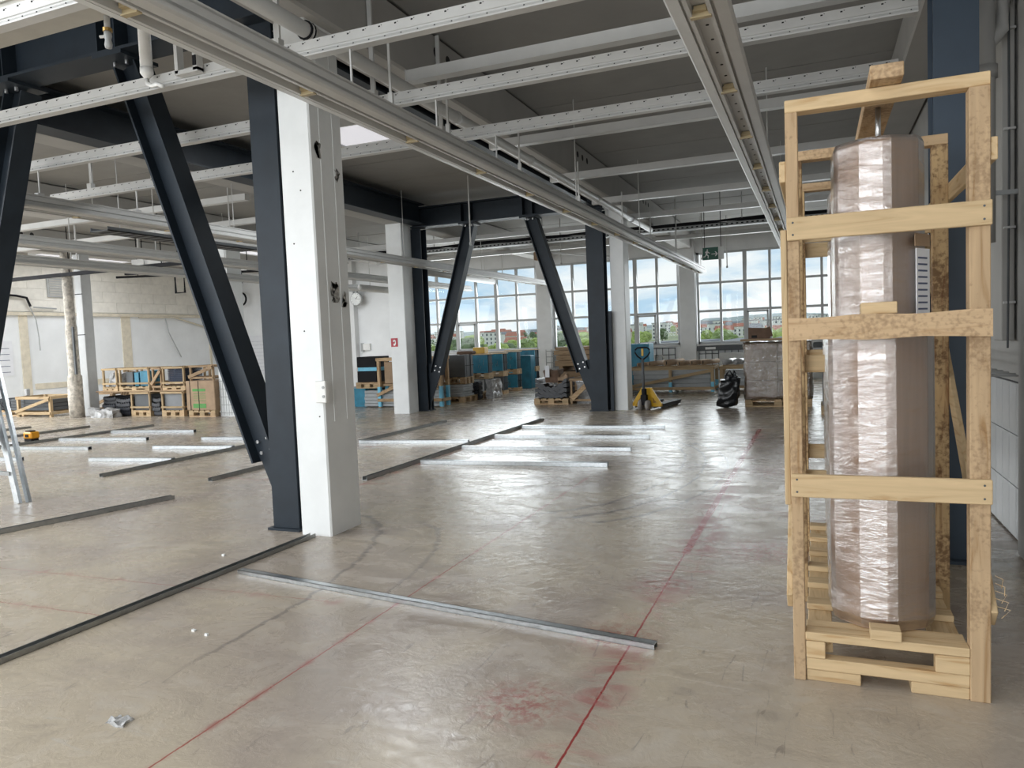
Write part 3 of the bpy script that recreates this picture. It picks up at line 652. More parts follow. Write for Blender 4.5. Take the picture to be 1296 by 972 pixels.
# ================================================================== things on the far walls
t = thing('wall_clock', 'round white wall clock with a dark rim on a bracket arm', 'clock', None, (-15.2, 22.7, 2.9)); A = At(t)
def disc(c, r, y0, y1, n=28): return MB().tube([(c[0], y0, c[1]), (c[0], y1, c[1])], r, n)
A('case', disc((-15.2, 3.12), .24, 22.62, 22.72), 'grey_metal', bevel=.01); A('dial', disc((-15.2, 3.12), .215, 22.61, 22.62), 'sign_white')
A('hour_hand', MB().bar((-15.2, 22.605, 3.12), (-15.12, 22.605, 3.20), .006, .02, (0, 1, 0)), 'black'); A('minute_hand', MB().bar((-15.2, 22.605, 3.12), (-15.03, 22.605, 3.10), .006, .015, (0, 1, 0)), 'black')
for k in range(12):
    a = k*math.pi/6; A('hour_mark', MB().bar((-15.2+.175*math.sin(a), 22.608, 3.12+.175*math.cos(a)), (-15.2+.2*math.sin(a), 22.608, 3.12+.2*math.cos(a)), .004, .012, (0, 1, 0)), 'black')
A('arm', MB().box(-15.5, -14.6, 22.66, 22.75, 3.40, 3.48).box(-15.24, -15.16, 22.64, 22.70, 3.33, 3.42), 'grey_metal')
t = thing('wall_switch_box', 'white switch box low on the white wall beneath the clock', 'switch box', None, (-15.1, 22.95, 1.3)); A = At(t)
A('box', box(-15.2, -14.9, 22.9, 23.0, 1.28, 1.52), 'white_plastic', bevel=.01); A('grey_lid', box(-15.28, -15.2, 22.9, 23.0, 1.24, 1.54), 'grey_metal')
t = thing('wall_plan', 'large white paper plan taped to the far white wall', 'paper', None, (-20, 22.98, .6)); A = At(t)
A('sheet', box(-20.6, -18.9, 22.97, 22.995, .5, 2.0), 'paper')
for k in range(9): A('drawn_line', box(-20.45+random.random()*.3, -19.2+random.random()*.2, 22.965, 22.97, .65+k*.14, .655+k*.14), 'print')
t = thing('wall_notice', 'paper notice stuck to the left white wall by the cream strip', 'paper', None, (-21.49, 14.3, 1.5)); A = At(t)
A('sheet', box(-21.5, -21.48, 13.8, 14.45, 1.0, 2.0), 'paper')
for k in range(5): A('drawn_line', box(-21.48, -21.475, 13.9, 14.35, 1.1+k*.17, 1.115+k*.17), 'print')
t = thing('hanging_ring', 'black rubber ring hanging on a cord before the far wall', 'ring', None, (-20, 22.6, 3.2)); A = At(t)
ring = [( -20.45+.24*math.cos(a*math.pi/12), 22.7, 3.42+.24*math.sin(a*math.pi/12)) for a in range(25)]
A('loop', MB().tube(ring, .035, 8), 'black', True); A('cord', MB().tube([(-20.45, 22.7, 3.66), (-20.45, 22.7, ZC)], .008, 5), 'black')
t = thing('wall_conduit', 'thin dark conduit with loose cable on the left white wall', 'conduit', None, (-21.45, 15, 2)); A = At(t)
A('conduit', MB().tube([(-21.36, 13.3, 3.35), (-21.36, 14.6, 3.3), (-21.36, 14.9, 3.25), (-21.36, 15.0, 3.0)], .035, 6), 'black'); A('cable', MB().tube([(-21.4, 15.0, 3.0), (-21.38, 15.15, 2.6), (-21.38, 15.2, 2.1), (-21.4, 15.22, 1.7)], .016, 5), 'grey_metal')
A('spur', MB().tube([(-21.36, 15.1, 2.98), (-21.36, 15.8, 2.95)], .025, 6), 'grey_metal')
t = thing('hanging_wire', 'bent grey wire dangling on the white wall over the pallets', 'wire', None, (-21.4, 20, 2)); A = At(t)
A('wire', MB().tube([(-21.4, 19.9, 2.74), (-21.38, 19.95, 2.45), (-21.38, 20.0, 2.2), (-21.38, 20.5, 1.3)], .02, 5), 'grey_metal')
t = thing('handrail_trim', 'grey slanting pipe cover on the left white wall', 'pipe', None, (-21.4, 20, 2.7)); A = At(t)
A('pipe', MB().tube([(-21.4, 18.8, 2.72), (-21.4, 20.3, 2.74), (-21.4, 21.9, 2.35), (-21.4, 21.9, 1.9)], .03, 6), 'cream')
# dark steel tracks and hooks under the ceiling left
tg = 'dark tracks over the left pallets'
for lab, p, q, w in (('long dark steel track beside the round peeling pillar', (-20.8, 12.4, 3.42), (-12.5, 12.4, 3.42), .07), ('dark steel track next to the row of cable hooks', (-17, 14.6, 3.62), (-12.7, 14.6, 3.5), .06), ('thin dark rod crossing the track near the cable hooks', (-16.5, 13.9, 3.45), (-12.7, 14.9, 3.42), .045)):
    t = thing('ceiling_track', lab, 'track', tg, p); A = At(t); A('bar', MB().bar(p, q, w, w*1.2), 'black')
    for f in (.15, .55, .9):
        c = Vector(p).lerp(Vector(q), f); A('hanger', MB().tube([c, (c.x, c.y, ZC-.02)], .012, 5), 'black')
t = thing('hook_bar', 'white bar with four dark cable hooks over the pallets', 'hook bar', None, (-14.5, 13.6, 3.6)); A = At(t)
A('bar', box(-15.6, -12.8, 13.6, 13.7, 3.60, 3.80), 'white_metal')
for k in range(4):
    x = -15.2+k*.62; A('hook', MB().tube([(x-.05, 13.57, 3.86), (x, 13.57, 3.9), (x+.05, 13.57, 3.84), (x+.05, 13.57, 3.66), (x, 13.57, 3.6), (x-.04, 13.57, 3.63)], .014, 6), 'grey_metal')
for x in (-15.4, -13): A('hanger', box(x-.02, x+.02, 13.64, 13.68, 3.8, ZC-.03), 'white_metal')
t = thing('ceiling_hook', 'small black rectangular hook frame hanging from the dark track', 'hook', None, (-14.9, 14.3, 2.9)); A = At(t)
A('frame', MB().tube([(-14.95, 14.3, 3.55), (-14.95, 14.3, 2.98), (-14.65, 14.3, 2.98), (-14.65, 14.3, 3.55), (-14.95, 14.3, 3.55)], .03, 6), 'black')
t = thing('black_louvre', 'small black louvred box high on the far wall', 'louvre', None, (-19.6, 22.9, 3.9)); A = At(t)
A('case', box(-21.0, -20.6, 22.8, 23.0, 4.05, 4.5), 'black')
for k in range(4): A('slat', box(-20.98+k*.1, -20.94+k*.1, 22.785, 22.8, 4.08, 4.47), 'grey_metal')
# radiators and wire grids below the windows
def radiator(label, x0, x1):
    t = thing('radiator', label, 'radiator', 'flat white radiators under the windows', (x0, 22.9, .15)); A = At(t)
    A('panel', box(x0, x1, 22.80, 22.92, .2, .82), 'white_metal', bevel=.01); k = x0+.06
    me = box(0, .03, 22.79, 22.80, .24, .78).mesh('rib', 'white_metal')
    while k < x1-.06:
        o = put('rib', me, t); o.location = (k, 0, 0); o.matrix_parent_inverse = A.off; k += .09
    A('foot', MB().box(x0+.1, x0+.14, 22.82, 22.9, 0, .2).box(x1-.14, x1-.1, 22.82, 22.9, 0, .2), 'grey_metal')
    A('valve_pipe', MB().tube([(x1+.05, 22.85, 0), (x1+.05, 22.85, .7), (x1+.1, 22.85, .8), (x1+.2, 22.85, .8), (x1+.25, 22.85, .7), (x1+.25, 22.85, 0)], .02, 6), 'white_metal')
radiator('flat white radiator behind the pallet truck handle', -5.7, -4.6)
radiator('flat white radiator behind the black refuse bag', -2.7, -1.4)
radiator('flat white radiator behind the blue panel bundles', -11.8, -9.0)
for k, (x0, x1) in enumerate(((-6.3, -4.0), (-3.3, -1.5))):
    t = thing('wire_grid', ('dark wire grid mounted below the window next to the pallet truck', 'dark wire grid mounted below the window next to the wrapped pallet')[k], 'wire grid', None, (x0, 22.96, .5)); A = At(t)
    x = x0
    while x <= x1: A('wire', MB().tube([(x, 22.965, .3), (x, 22.965, 1.02)], .012, 4), 'sheet_grey'); x += .19
    for z in (.4, .6, .8, 1.0): A('wire', MB().tube([(x0, 22.955, z), (x1, 22.955, z)], .012, 4), 'sheet_grey')
t = thing('sill_duct', 'dark grey cable duct with sockets under the right window', 'duct', None, (-3.3, 22.9, .9)); A = At(t)
A('duct', box(-3.35, .85, 22.86, 22.98, .89, 1.04), 'sheet_grey')
for x in (-3.1, -1.9): A('socket', box(x, x+.3, 22.855, 22.86, .93, 1.0), 'white_plastic')
# right wall: soil pipe, cable duct, wire basket
t = thing('soil_pipe', 'fat grey vertical pipe with a branch beside the blue steel post', 'pipe', None, (1.0, 5.7, 0)); A = At(t)
A('pipe', MB().tube([(1.03, 5.75, 2.0), (1.03, 5.75, 4.1)], .06, 14), 'girder', True)
for z in (3.05, 3.55): A('collar', MB().tube([(1.03, 5.75, z), (1.03, 5.75, z+.08)], .072, 14), 'girder', True)
A('branch', MB().tube([(1.03, 5.75, 3.25), (1.12, 5.78, 3.36), (1.15, 5.8, 3.6), (1.15, 5.8, 4.1)], .05, 12), 'girder', True)
A('wall_bracket', box(1.03, 1.24, 5.74, 5.76, 2.3, 2.33), 'grey_metal')
t = thing('cable_duct', 'upright grey cable duct with clips on the right wall above the tiles', 'duct', None, (1.2, 6, 1.3)); A = At(t)
A('duct', box(1.16, 1.236, 5.95, 6.2, 1.35, 4.08), 'girder', bevel=.005); A('cable', MB().tube([(1.19, 5.92, 1.3), (1.2, 5.93, 2.5), (1.19, 5.91, 4.08)], .007, 6), 'sheet_grey')
for z in (1.6, 2.1, 2.75, 3.4): A('clip', box(1.17, 1.236, 5.92, 5.95, z, z+.015), 'white_metal')
t = thing('wire_basket', 'wire cable basket fixed above the white tiles', 'cable basket', None, (1.15, 6, 1.1)); A = At(t)
for z in (1.12, 1.2, 1.27): A('wire', MB().tube([(1.06, 5.75, z), (1.06, 8.2, z)], .006, 5), 'grey_metal')
for k in range(13): A('wire', MB().tube([(1.25, 5.8+k*.19, 1.12), (1.06, 5.8+k*.19, 1.12), (1.06, 5.8+k*.19, 1.27)], .006, 5), 'grey_metal')
# ================================================================== tall wooden crate with the wrapped roll
t = thing('wooden_crate', 'tall open pine crate built around the film-wrapped cardboard roll', 'crate', None, (.25, 3.3, 0)); A = At(t)
F0 = 3.30
def lumber(name, x0, x1, y0, y1, z0, z1, kind='pine'):
    d = (x1-x0, y1-y0, z1-z0); ax = 'xyz'[d.index(max(d))]
    return A(name, box(x0, x1, y0, y1, z0, z1), kind+'_'+ax, bevel=.003)
def nails(par, pts):
    for x, z in pts: A('screw_head', MB().tube([(x, F0-.0235, z), (x, F0-.021, z)], .0045, 8), 'sheet_grey', parent=par)
# three frames: front, middle, rear
for i, y in enumerate((F0, 4.27, 5.24)):
    lumber('post', -.11, -.062, y, y+.075, 0, 2.37, 'rough' if i < 1 else 'spotted')
    pr_ = lumber('post', .54, .61, y, y+.075, 0, 2.37, 'rough' if i < 1 else 'spotted')
    lumber('head_rail', -.11, .61, y, y+.075, 2.37, 2.42, 'rough' if i else 'pine')
    if i: 
        for z in (1.95, 1.25, .62): lumber('cross_board', -.105, .605, y+.075, y+.097, z, z+.095, 'pine')
pb = []
for z0, z1, kd in ((1.852, 1.945, 'pine'), (.792, .888, 'pine')):
    b = lumber('front_board', -.108, .612, F0-.022, F0, z0, z1, kd); nails(b, [(-.085, z0+.022), (-.085, z1-.022), (.585, z0+.022), (.585, z1-.022)])
# waney-edged middle board: sagging lower edge
m = MB(); top = [(-.108+.72*k/12, 1.537-.004*math.sin(k)) for k in range(13)]
bot = [(-.108+.72*k/12, 1.442+.004*math.sin(k*.9)-(.003 if k > 8 else 0)) for k in range(13)]
m.prism(bot + top[::-1], 1, F0-.024, F0)
b = A('front_board', m, 'rough_x'); nails(b, [(.585, 1.47), (.585, 1.515)])
# head beam running front to back, carrying the rod
lumber('ridge_beam', .20, .315, 3.20, 5.32, 2.422, 2.475, 'rough')
A('hanging_rod', MB().tube([(.255, 3.62, 2.255), (.255, 3.62, 2.425)], .011, 12), 'bolt', True)
# side boards (outside the posts)
for x0, x1 in ((-.135, -.11), (.61, .635)):
    lumber('side_board', x0, x1, 3.31, 5.33, 2.095, 2.18, 'pine')
for s_, x in ((1, .622), (-1, -.122)):
    A('diagonal_board', MB().bar((x, 3.33, .33), (x, 5.28, 2.03), .024, .10, (0, -.66, .75)), 'pine_y', bevel=.003)
    A('diagonal_board', MB().bar((x-.026*s_*0, 3.33, 1.90), (x, 3.36, .75), .024, .0801, (0, 1, 0)), 'pine_z', bevel=.003) if s_ < 0 else None
for k in range(5):
    A('splinter', MB().tube([(.63, 3.34, .50-.03*k), (.655+.006*k, 3.33, .49-.03*k), (.65+.01*(k % 2), 3.33, .455-.03*k)], .0016, 4), 'pine_z')
# base pallet
for x0, x1 in ((-.06, .10), (.37, .54)):
    pass
lumber('skid', -.055, .045, 3.38, 5.26, .10, .175); lumber('skid', .44, .54, 3.38, 5.26, .10, .175)
for y in (3.31, 4.25, 5.1):
    lumber('foot_block', -.060, .150 if y < 3.5 else .06, y, y+.12, 0, .048); lumber('foot_block', .335 if y < 3.5 else .43, .54, y, y+.12, 0, .048)
for y in (3.375, 3.675, 3.985, 4.26, 4.55, 4.86, 5.14):
    lumber('deck_slat', -.060, .54, y, y+.095, .176, .205, 'pine')
lumber('front_stringer', -.060, .54, F0+.005, F0+.065, .05, .10, 'pine')
lumber('front_slat', -.062, .54, F0-.002, F0+.07, .176, .212, 'pine')
lumber('stringer_end', -.06, .015, F0+.0, F0+.06, .102, .174); lumber('stringer_end', .42, .54, F0+.0, F0+.06, .102, .174)
lumber('stop_block', .185, .30, 3.285, 3.372, .2125, .255)
lumber('mid_stop', .165, .295, 3.30, 3.40, 1.538, 1.585, 'pine')
# the rolls: cartons under stretch film (each stands on the middle bearer)
def roll(label, cy, grp='film-wrapped cardboard rolls in the crate'):
    t = thing('wrapped_roll', label, 'cardboard roll', grp, (.245, cy, .208)); A = At(t)
    NF = 15
    def ring(prof, dx, wob=0):
        mb = MB(); base = 0
        for r, z in prof:
            for j in range(NF):
                a = 2*math.pi*(j+.35*math.sin(j*2.3))/NF - .35; k_ = 1+.012*math.sin(j*5.1)+wob*math.sin(j*3.7+z*9)
                mb.v.append((.245+dx+r*k_*math.cos(a), cy+r*k_*math.sin(a), .208+z))
        for i in range(len(prof)-1):
            for j in range(NF): mb.f.append((i*NF+j, i*NF+(j+1) % NF, (i+1)*NF+(j+1) % NF, (i+1)*NF+j))
        mb.f.append(tuple(range(NF-1, -1, -1))); mb.f.append(tuple((len(prof)-1)*NF+j for j in range(NF)))
        return mb
    A('lower_carton', ring([(.200, .0), (.213, .05), (.213, 1.225), (.206, 1.245)], 0), 'cardboard', bevel=.006)
    A('upper_carton', ring([(.172, 1.246), (.178, 1.26), (.178, 2.035), (.168, 2.05)], .002), 'cardboard', bevel=.006)
    fm = A('film', ring([(.206, .008), (.2185, .05), (.2185, .4), (.219, .8), (.2185, 1.235), (.190, 1.262), (.1845, 1.29), (.185, 1.6), (.1845, 2.03), (.174, 2.055)], .001, .0025), 'film')
    fm.modifiers.clear()
    return t, A
t, A = roll('tall film-wrapped cardboard roll standing in front inside the pine crate', 3.605)
A('paper_label', MB().prism([(.376, 3.455), (.434, 3.545), (.437, 3.543), (.379, 3.453)], 2, 1.50, 1.80), 'paper')
for k in range(9): A('label_line', MB().prism([(.385, 3.4628), (.424, 3.5233), (.4262, 3.5219), (.3872, 3.4614)], 2, 1.55+k*.026, 1.557+k*.026), 'print')
A('label_pocket', MB().prism([(.372, 3.452), (.436, 3.551), (.439, 3.549), (.375, 3.450)], 2, 1.81, 1.86), 'cardbox')
t, A = roll('tall film-wrapped cardboard roll hidden behind the front roll in the crate', 4.75)
# ================================================================== drywall studs and tracks on the floor
def channel(L, w, h, th=.003, lip=0):
    m = MB().box(0, L, -w/2, w/2, 0, th).box(0, L, -w/2, -w/2+th, 0, h).box(0, L, w/2-th, w/2, 0, h)
    if lip: m.box(0, L, -w/2, -w/2+lip, h-th, h).box(0, L, w/2-lip, w/2, h-th, h)
    return m
def stud(label, p, q, kind='stud', group=None, z=0.0, flip=False, size=None):
    d = Vector((q[0]-p[0], q[1]-p[1], 0)); L = d.length
    w_, h_ = size or ((.075, .05) if kind == 'stud' else (.06, .04))
    o = channel(L, w_, h_, .004, .012 if kind == 'stud' else 0)
    if flip: o.v = [(x, y, h_-zz) for x, y, zz in o.v]; o.f = [f[::-1] for f in o.f]
    ob = o.build('drywall_stud' if kind == 'stud' else 'drywall_track', 'galv' if flip else 'galv_darkened')
    ob.location = (p[0], p[1], z); ob.rotation_euler = (0, 0, math.atan2(d.y, d.x))
    return tag(ob, label, 'metal stud' if kind == 'stud' else 'metal track', group or ('galvanised drywall studs on the floor' if kind == 'stud' else 'galvanised drywall tracks on the floor'))
stud('long grey metal track leading to the foot of the thick white column', (-3.82, .3), (-3.70, 4.74), 'track', size=(.055, .03))
stud('single bright metal stud lying slantwise across the red chalk lines', (-3.61, 3.84), (-.73, 3.44), 'stud', flip=True, size=(.048, .027))
stud('dark metal track joining four parallel bright studs before the far dark frame', (-4.64, 6.89), (-4.60, 12.56), 'track')
for y, k in ((8.0, 'first'), (9.15, 'second'), (10.28, 'third'), (11.42, 'fourth')):
    stud('%s bright stud on the dark four-stud track, counting from the thick white column' % k, (-4.54, y), (-2.22, y+.16), flip=True)
stud('bright stud butting against the dark four-stud track from behind the white column', (-6.44, 9.5), (-4.72, 9.72), flip=True)
stud('thin dark track starting behind the thick white column towards the tarpaulin pile', (-6.49, 9.58), (-6.38, 12.2), 'track')
stud('short dark track ending beside the gusset foot of the near dark brace', (-6.47, 6.5), (-6.43, 9.3), 'track')
stud('rust-streaked metal track lying alone nearest the stud trestle', (-6.75, 3.3), (-6.12, 5.64), 'track')
stud('dark track passing under the near dark brace beside bright studs', (-8.16, 6.45), (-8.09, 10.2), 'track')
for (p, q, l) in (((-9.62, 9.56), (-8.22, 9.68), 'far'), ((-9.63, 8.57), (-8.2, 8.74), 'middle'), ((-9.57, 7.42), (-8.2, 7.6), 'near')):
    stud('bright stud, the %s one of three butting the track under the near dark brace' % l, p, q, flip=True)
stud('long dark track beside the yellow laser level', (-12.78, 8.0), (-12.58, 11.21), 'track')
for (p, q, l) in (((-12.5, 10.19), (-10.68, 10.44), 'third'), ((-12.5, 9.13), (-10.7, 9.4), 'second'), ((-12.5, 8.12), (-10.74, 8.33), 'first')):
    stud('bright stud, %s along the track beside the yellow laser level' % l, p, q, flip=True)
stud('bright stud stub on the far side of the track by the yellow laser level', (-14.0, 8.45), (-12.86, 8.62), flip=True)
stud('short bright stud end next to the stud trestle', (-12.4, 7.0), (-10.8, 7.27), flip=True)
stud('dark track in front of the left timber crate', (-14.25, 8.6), (-14.05, 10.92), 'track')
stud('dark track closest to the left pallets', (-15.8, 9.6), (-15.56, 10.72), 'track')
# trestle of upright studs at the left edge
t = thing('stud_trestle', 'trestle of splayed galvanised studs at the left', 'trestle', None, (-7.9, 5.0, 0)); A = At(t)
for k, (p, q) in enumerate((((-7.66, 5.08, 0), (-8.35, 5.3, 1.6)), ((-7.72, 5.10, 0), (-8.41, 5.32, 1.6)), ((-7.60, 5.14, 0), (-8.29, 5.36, 1.6)), ((-9.1, 5.2, 0), (-8.40, 5.3, 1.6)))):
    A('leg', MB().bar(p, q, .05, .005, (0, 1, 0)).bar(Vector(p)+Vector((0, .025, 0)), Vector(q)+Vector((0, .025, 0)), .005, .04, (0, 1, 0)), 'galv')
A('crossbar', MB().bar((-7.8, 5.12, .30), (-8.95, 5.22, .30), .03, .04), 'galv_darkened')
t = thing('laser_level', 'small yellow laser level standing on the floor among studs', 'laser level', None, (-13.1, 9.0, 0)); A = At(t)
A('body', box(-13.22, -13.0, 8.95, 9.12, .05, .17), 'laser', bevel=.02); A('base', box(-13.2, -13.02, 8.96, 9.1, 0, .05), 'black'); A('window', box(-13.15, -13.07, 8.94, 8.95, .08, .13), 'black'); A('head', box(-13.19, -13.06, 8.98, 9.08, .17, .19), 'black')
# litter on the floor
tag(MB().lump(-2.70, -2.61, 2.07, 2.14, 0, .007, n=8, amp=.022, seed=5, freq=24).build('plastic_scrap', 'foil'), 'crumpled scrap of clear plastic on the bare floor near the chalk line', 'plastic scrap')
for x, y, l in ((-4.03, 4.13, 'beside the long track'), (-3.12, 2.95, 'on the floor between the long track and the slanted stud'), (-3.0, 2.92, 'on the floor close to a twin chip')):
    tag(MB().lump(x-.010, x+.010, y-.007, y+.007, 0, .010, n=3, amp=.005, seed=x, freq=40).build('plaster_chip', 'sign_white'), 'tiny white plaster chip '+l, 'plaster chip', 'plaster chips on the floor')
t = tag(MB().tube([(-.12, 6.3, .004), (-.2, 6.7, .004), (-.28, 7.2, .004), (-.22, 7.5, .004), (-.16, 7.9, .004)], .006, 5).build('film_strip', 'sign_white'), 'thin twisted strip of white film on the red dusted floor', 'film strip')
# ================================================================== pallets and goods
pm = {}
def pallet(label, x0, y0, w, d, z=0, group='flat wooden pallets under the goods', h=.144):
    t = thing('pallet', label, 'pallet', group, (x0, y0, z))
    def pc(name, a):
        k = (name,)+tuple(round(v, 3) for v in a)
        dd = (a[1]-a[0], a[3]-a[2], a[5]-a[4])
        if k not in pm: pm[k] = box(*a).mesh(name, ('worn_' if random.random() < .6 else 'rough_')+'xyz'[dd.index(max(dd))])
        return put(name, pm[k], t)
    for k in range(5):
        s_ = k*(w-.12)/4
        pc('deck_board', (s_, s_+.12, 0, d, h-.022, h))
    for yy in (0, d/2-.05, d-.1):
        pc('bearer', (0, w, yy, yy+.1, h-.044, h-.022))
        for xx in (0, w/2-.07, w-.14):
            pc('block', (xx, xx+.14, yy, yy+.1, .022, h-.044))
        pc('skid', (0, w, yy, yy+.1, 0, .022))
    return t
def sheets(label, x0, x1, y0, y1, z0, z1, front='sheet_blue', rest='sheet_grey', nn=9, cat='panel bundle', group='bundles of upright panels'):
    t = thing('panel_bundle', label, cat, group, (x0, y0, z0)); A = At(t); d = (y1-y0)/nn
    me = {}
    for k in range(nn):
        mt = front if k == 0 else rest
        dz = random.uniform(-.012, 0); dx = random.uniform(-.012, .012)
        A('panel', box(x0+.012+dx, x1-.012+dx, y0+k*d, y0+(k+1)*d-.006, z0, z1+dz), mt)
    if front == 'sheet_blue' and x1-x0 > .8:
        for q_ in range(7):
            xx = random.uniform(x0+.45, x1-.1); zz = random.uniform(z0+.03, z1-.18); A('scuff', MB().bar((xx, y0-.003, zz), (xx+random.uniform(-.03, .06), y0-.003, zz+random.uniform(.04, .14)), .003, .014, (0, 1, 0)), 'slab')
    for f in (.5,): A('strap', MB().box(x1-.0, x1+.004, y0, y1-.006, z0+f*(z1-z0), z0+f*(z1-z0)+.016), 'black')
    return t
def slabs(label, x0, x1, y0, y1, z0, z1, nn, mt='slab', group='grey slabs stacked flat'):
    h = (z1-z0)/nn
    for k in range(nn):
        dx, dy = random.uniform(-.02, .02), random.uniform(-.02, .02)
        tag(box(x0+dx, x1+dx, y0+dy, y1+dy, z0+k*h+.002, z0+(k+1)*h-.003).build('grey_slab', mt, bevel=.006), label, 'slab', group)
def cratebox(label, x0, x1, y0, y1, z0, z1, diag=True, cat='timber crate', kind='worn', group='timber transport frames', wrap=False, mid=False, base=None):
    t = thing('timber_crate', label, cat, group, (x0, y0, z0)); A = At(t); w = .07 if x1-x0 > 1.1 else .045
    xs = [x0, x1-w] + ([(x0+x1)/2-w/2] if mid else [])
    for x in xs:
        for y in (y0, y1-w):
            p_ = A('post', box(x, x+w, y, y+w, z0, z1), kind+'_z', bevel=.003)
            if wrap: A('blue_tape', box(x-.003, x+w+.003, y-.003, y+w+.003, z0+.02, z0+.42*(z1-z0)), 'blue_tape', parent=p_)
    for z in ((z1-w), z0+.12*(z1-z0)):
        for y in (y0-.024, y1): A('rail', box(x0, x1, y, y+.024, z, z+w), kind+'_x', bevel=.003)
        for x in (x0-.024, x1): A('side_rail', box(x, x+.024, y0, y1, z, z+w), kind+'_y', bevel=.003)
    if diag: A('diagonal', MB().bar((x0, y0-.036, z0+.25*(z1-z0)), (x1, y0-.036, z1-.14*(z1-z0)), .024, .075, (0, 0, 1)), kind+'_x', bevel=.003)
    return t
def solid(name, label, cat, a, m, bevel=.01, group=None): return tag(box(*a).build(name, m, bevel=bevel), label, cat, group)
def pad(label, a, seed, m='quilt', sagm=.03, name='padding_bundle', cat='padding', amp=.06, group='black moulded padding'):
    """pile of moulded padding trays: zig-zag edged layers"""
    x0, x1, y0, y1, z0, z1 = a
    t = thing(name, label, cat, group, (x0, y0, z0)); A = At(t); n_ = max(3, int((z1-z0)/.09)); h = (z1-z0)/n_
    for k in range(n_):
        mb = MB(); mz = 12; pts = []
        r_ = random.Random(seed*10+k); sag = sagm*(k+1)/n_*r_.uniform(.7, 1)
        for i in range(mz+1): pts.append((x0+(x1-x0)*i/mz, z0+k*h+(.035 if i % 2 else 0)-sag*math.sin(math.pi*i/mz)+.02))
        up_ = [(x, z+h*.75) for x, z in pts]
        pts = [(x, max(z, z0)) for x, z in pts]
        mb.prism(pts+up_[::-1], 1, y0+r_.uniform(-.03, .03), y1)
        A('layer', mb, m)
    return t
# ---- left row of goods before the left wall
pallet('wooden pallet under the slate-grey stack at the far left', -20.1, 12.9, 1.15, .8)
pad('black moulded padding heap at the far left end of the goods', (-20.1, -19.5, 12.95, 13.6, .146, .42), 1)
slabs('dark grey slab stacked flat beside the far left padding', -19.5, -18.98, 12.95, 13.6, .146, .44, 4, 'sheet_grey', 'dark grey slabs at the far left')
cratebox('low timber transport frame left of the round peeling pillar', -18.9, -17.65, 12.7, 13.5, 0, .52)
slabs('long grey panel lying inside the timber frame left of the round pillar', -18.8, -17.75, 12.82, 13.4, .15, .44, 3, 'sheet_grey', 'grey panels in the low timber frame')
solid('grey_tray', 'small white and grey gadget standing on the low timber frame', 'gadget', (-18.95, -18.85, 12.95, 13.05, .525, .70), 'foil')
cratebox('second low timber frame half hidden by the round peeling pillar', -17.6, -16.7, 13.75, 14.4, 0, .52, kind='oldwood')
t = thing('panel_lean', 'brown boards leaning upright next to the round pillar', 'boards', None, (-16.6, 13.5, 0)); A = At(t)
for k in range(5): A('board', MB().bar((-16.55+k*.09, 13.75, 0), (-16.53+k*.09, 14.0, 1.1-.02*k), .075, .03, (1, 0, 0)), 'oldwood_z')
pad('black moulded padding heap between the round pillar and the framed stacks', (-16.25, -15.82, 13.04, 13.6, 0, .45), 2)
tag(MB().lump(-16.2, -15.4, 12.6, 12.84, 0, .2, n=9, amp=.07, seed=4, freq=7).build('plastic_sheeting', 'foil'), 'crumpled clear plastic sheeting on the floor before the padding', 'plastic sheeting')
def framed(label, x0, x1, z0, front, rest, zt, y=12.95, padl=None, n_=7):
    cratebox('square timber frame holding %s' % label, x0, x1, y, y+.75, z0, zt, diag=False)
    sheets('upright bundle of %s inside its timber frame' % label, x0+.055, x1-.055, y+.055, y+.68, z0+.005, zt-.05, front, rest, n_, group='framed panel bundles')
pallet('wooden pallet under the dark grey panels by the plastic sheeting', -15.2, 12.95, .62, .75)
framed('dark grey panels', -15.2, -14.58, .144, 'sheet_grey', 'sheet_grey', .58)
pad('black moulded padding against the dark grey panels', (-15.72, -15.26, 12.98, 13.5, 0, .42), 3)
pallet('wooden pallet under the light grey panels beside the carton', -14.22, 12.95, .68, .75)
framed('light grey panels', -14.22, -13.54, .144, 'sheet_mid', 'sheet_grey', .58)
pad('black moulded padding between the dark grey and light grey panels', (-14.53, -14.28, 12.98, 13.5, 0, .42), 4)
pallet('wooden pallet under the large green-printed carton', -13.36, 12.92, .78, .8)
t = thing('green_carton', 'large brown carton with green print and black straps on a pallet', 'carton', None, (-13.4, 12.9, .144)); A = At(t)
A('carton', box(-13.42, -12.57, 12.93, 13.7, .146, .82), 'cardbox', bevel=.012)
for z0, z1 in ((.20, .30), (.58, .64)): A('green_print', box(-13.22, -12.84, 12.926, 12.93, z0, z1), 'green')
for z in (.36, .42, .47, .52): A('printed_line', box(-13.2, -12.84, 12.926, 12.93, z, z+.012), 'green')
for x in (-13.3, -13.05): A('strap', box(x, x+.015, 12.924, 12.93, .146, .82), 'black')
solid('plywood_sheet', 'weathered plywood sheet bridging the lower framed stacks', 'plywood', (-16.35, -13.5, 12.95, 13.7, .585, .61), 'oldwood_x', .004)
z2 = .612
pallet('wooden pallet under the open bin of debris in the upper row', -16.1, 12.95, .5, .7, z2, h=.10)
cratebox('open timber frame heaped with plastic debris in the upper row', -16.1, -15.62, 12.96, 13.6, z2+.10, 1.16, diag=False)
tag(MB().lump(-16.0, -15.72, 13.05, 13.5, z2+.102, 1.02, n=8, amp=.06, seed=8, freq=9).build('plastic_debris', 'foil'), 'crumpled plastic debris filling the upper timber frame', 'debris')
pallet('wooden pallet under the blue and grey panels in the upper row', -15.55, 12.95, .98, .7, z2, h=.10)
cratebox('wide timber frame around the blue and grey panels in the upper row', -15.55, -14.57, 12.96, 13.64, z2+.10, 1.16, diag=False)
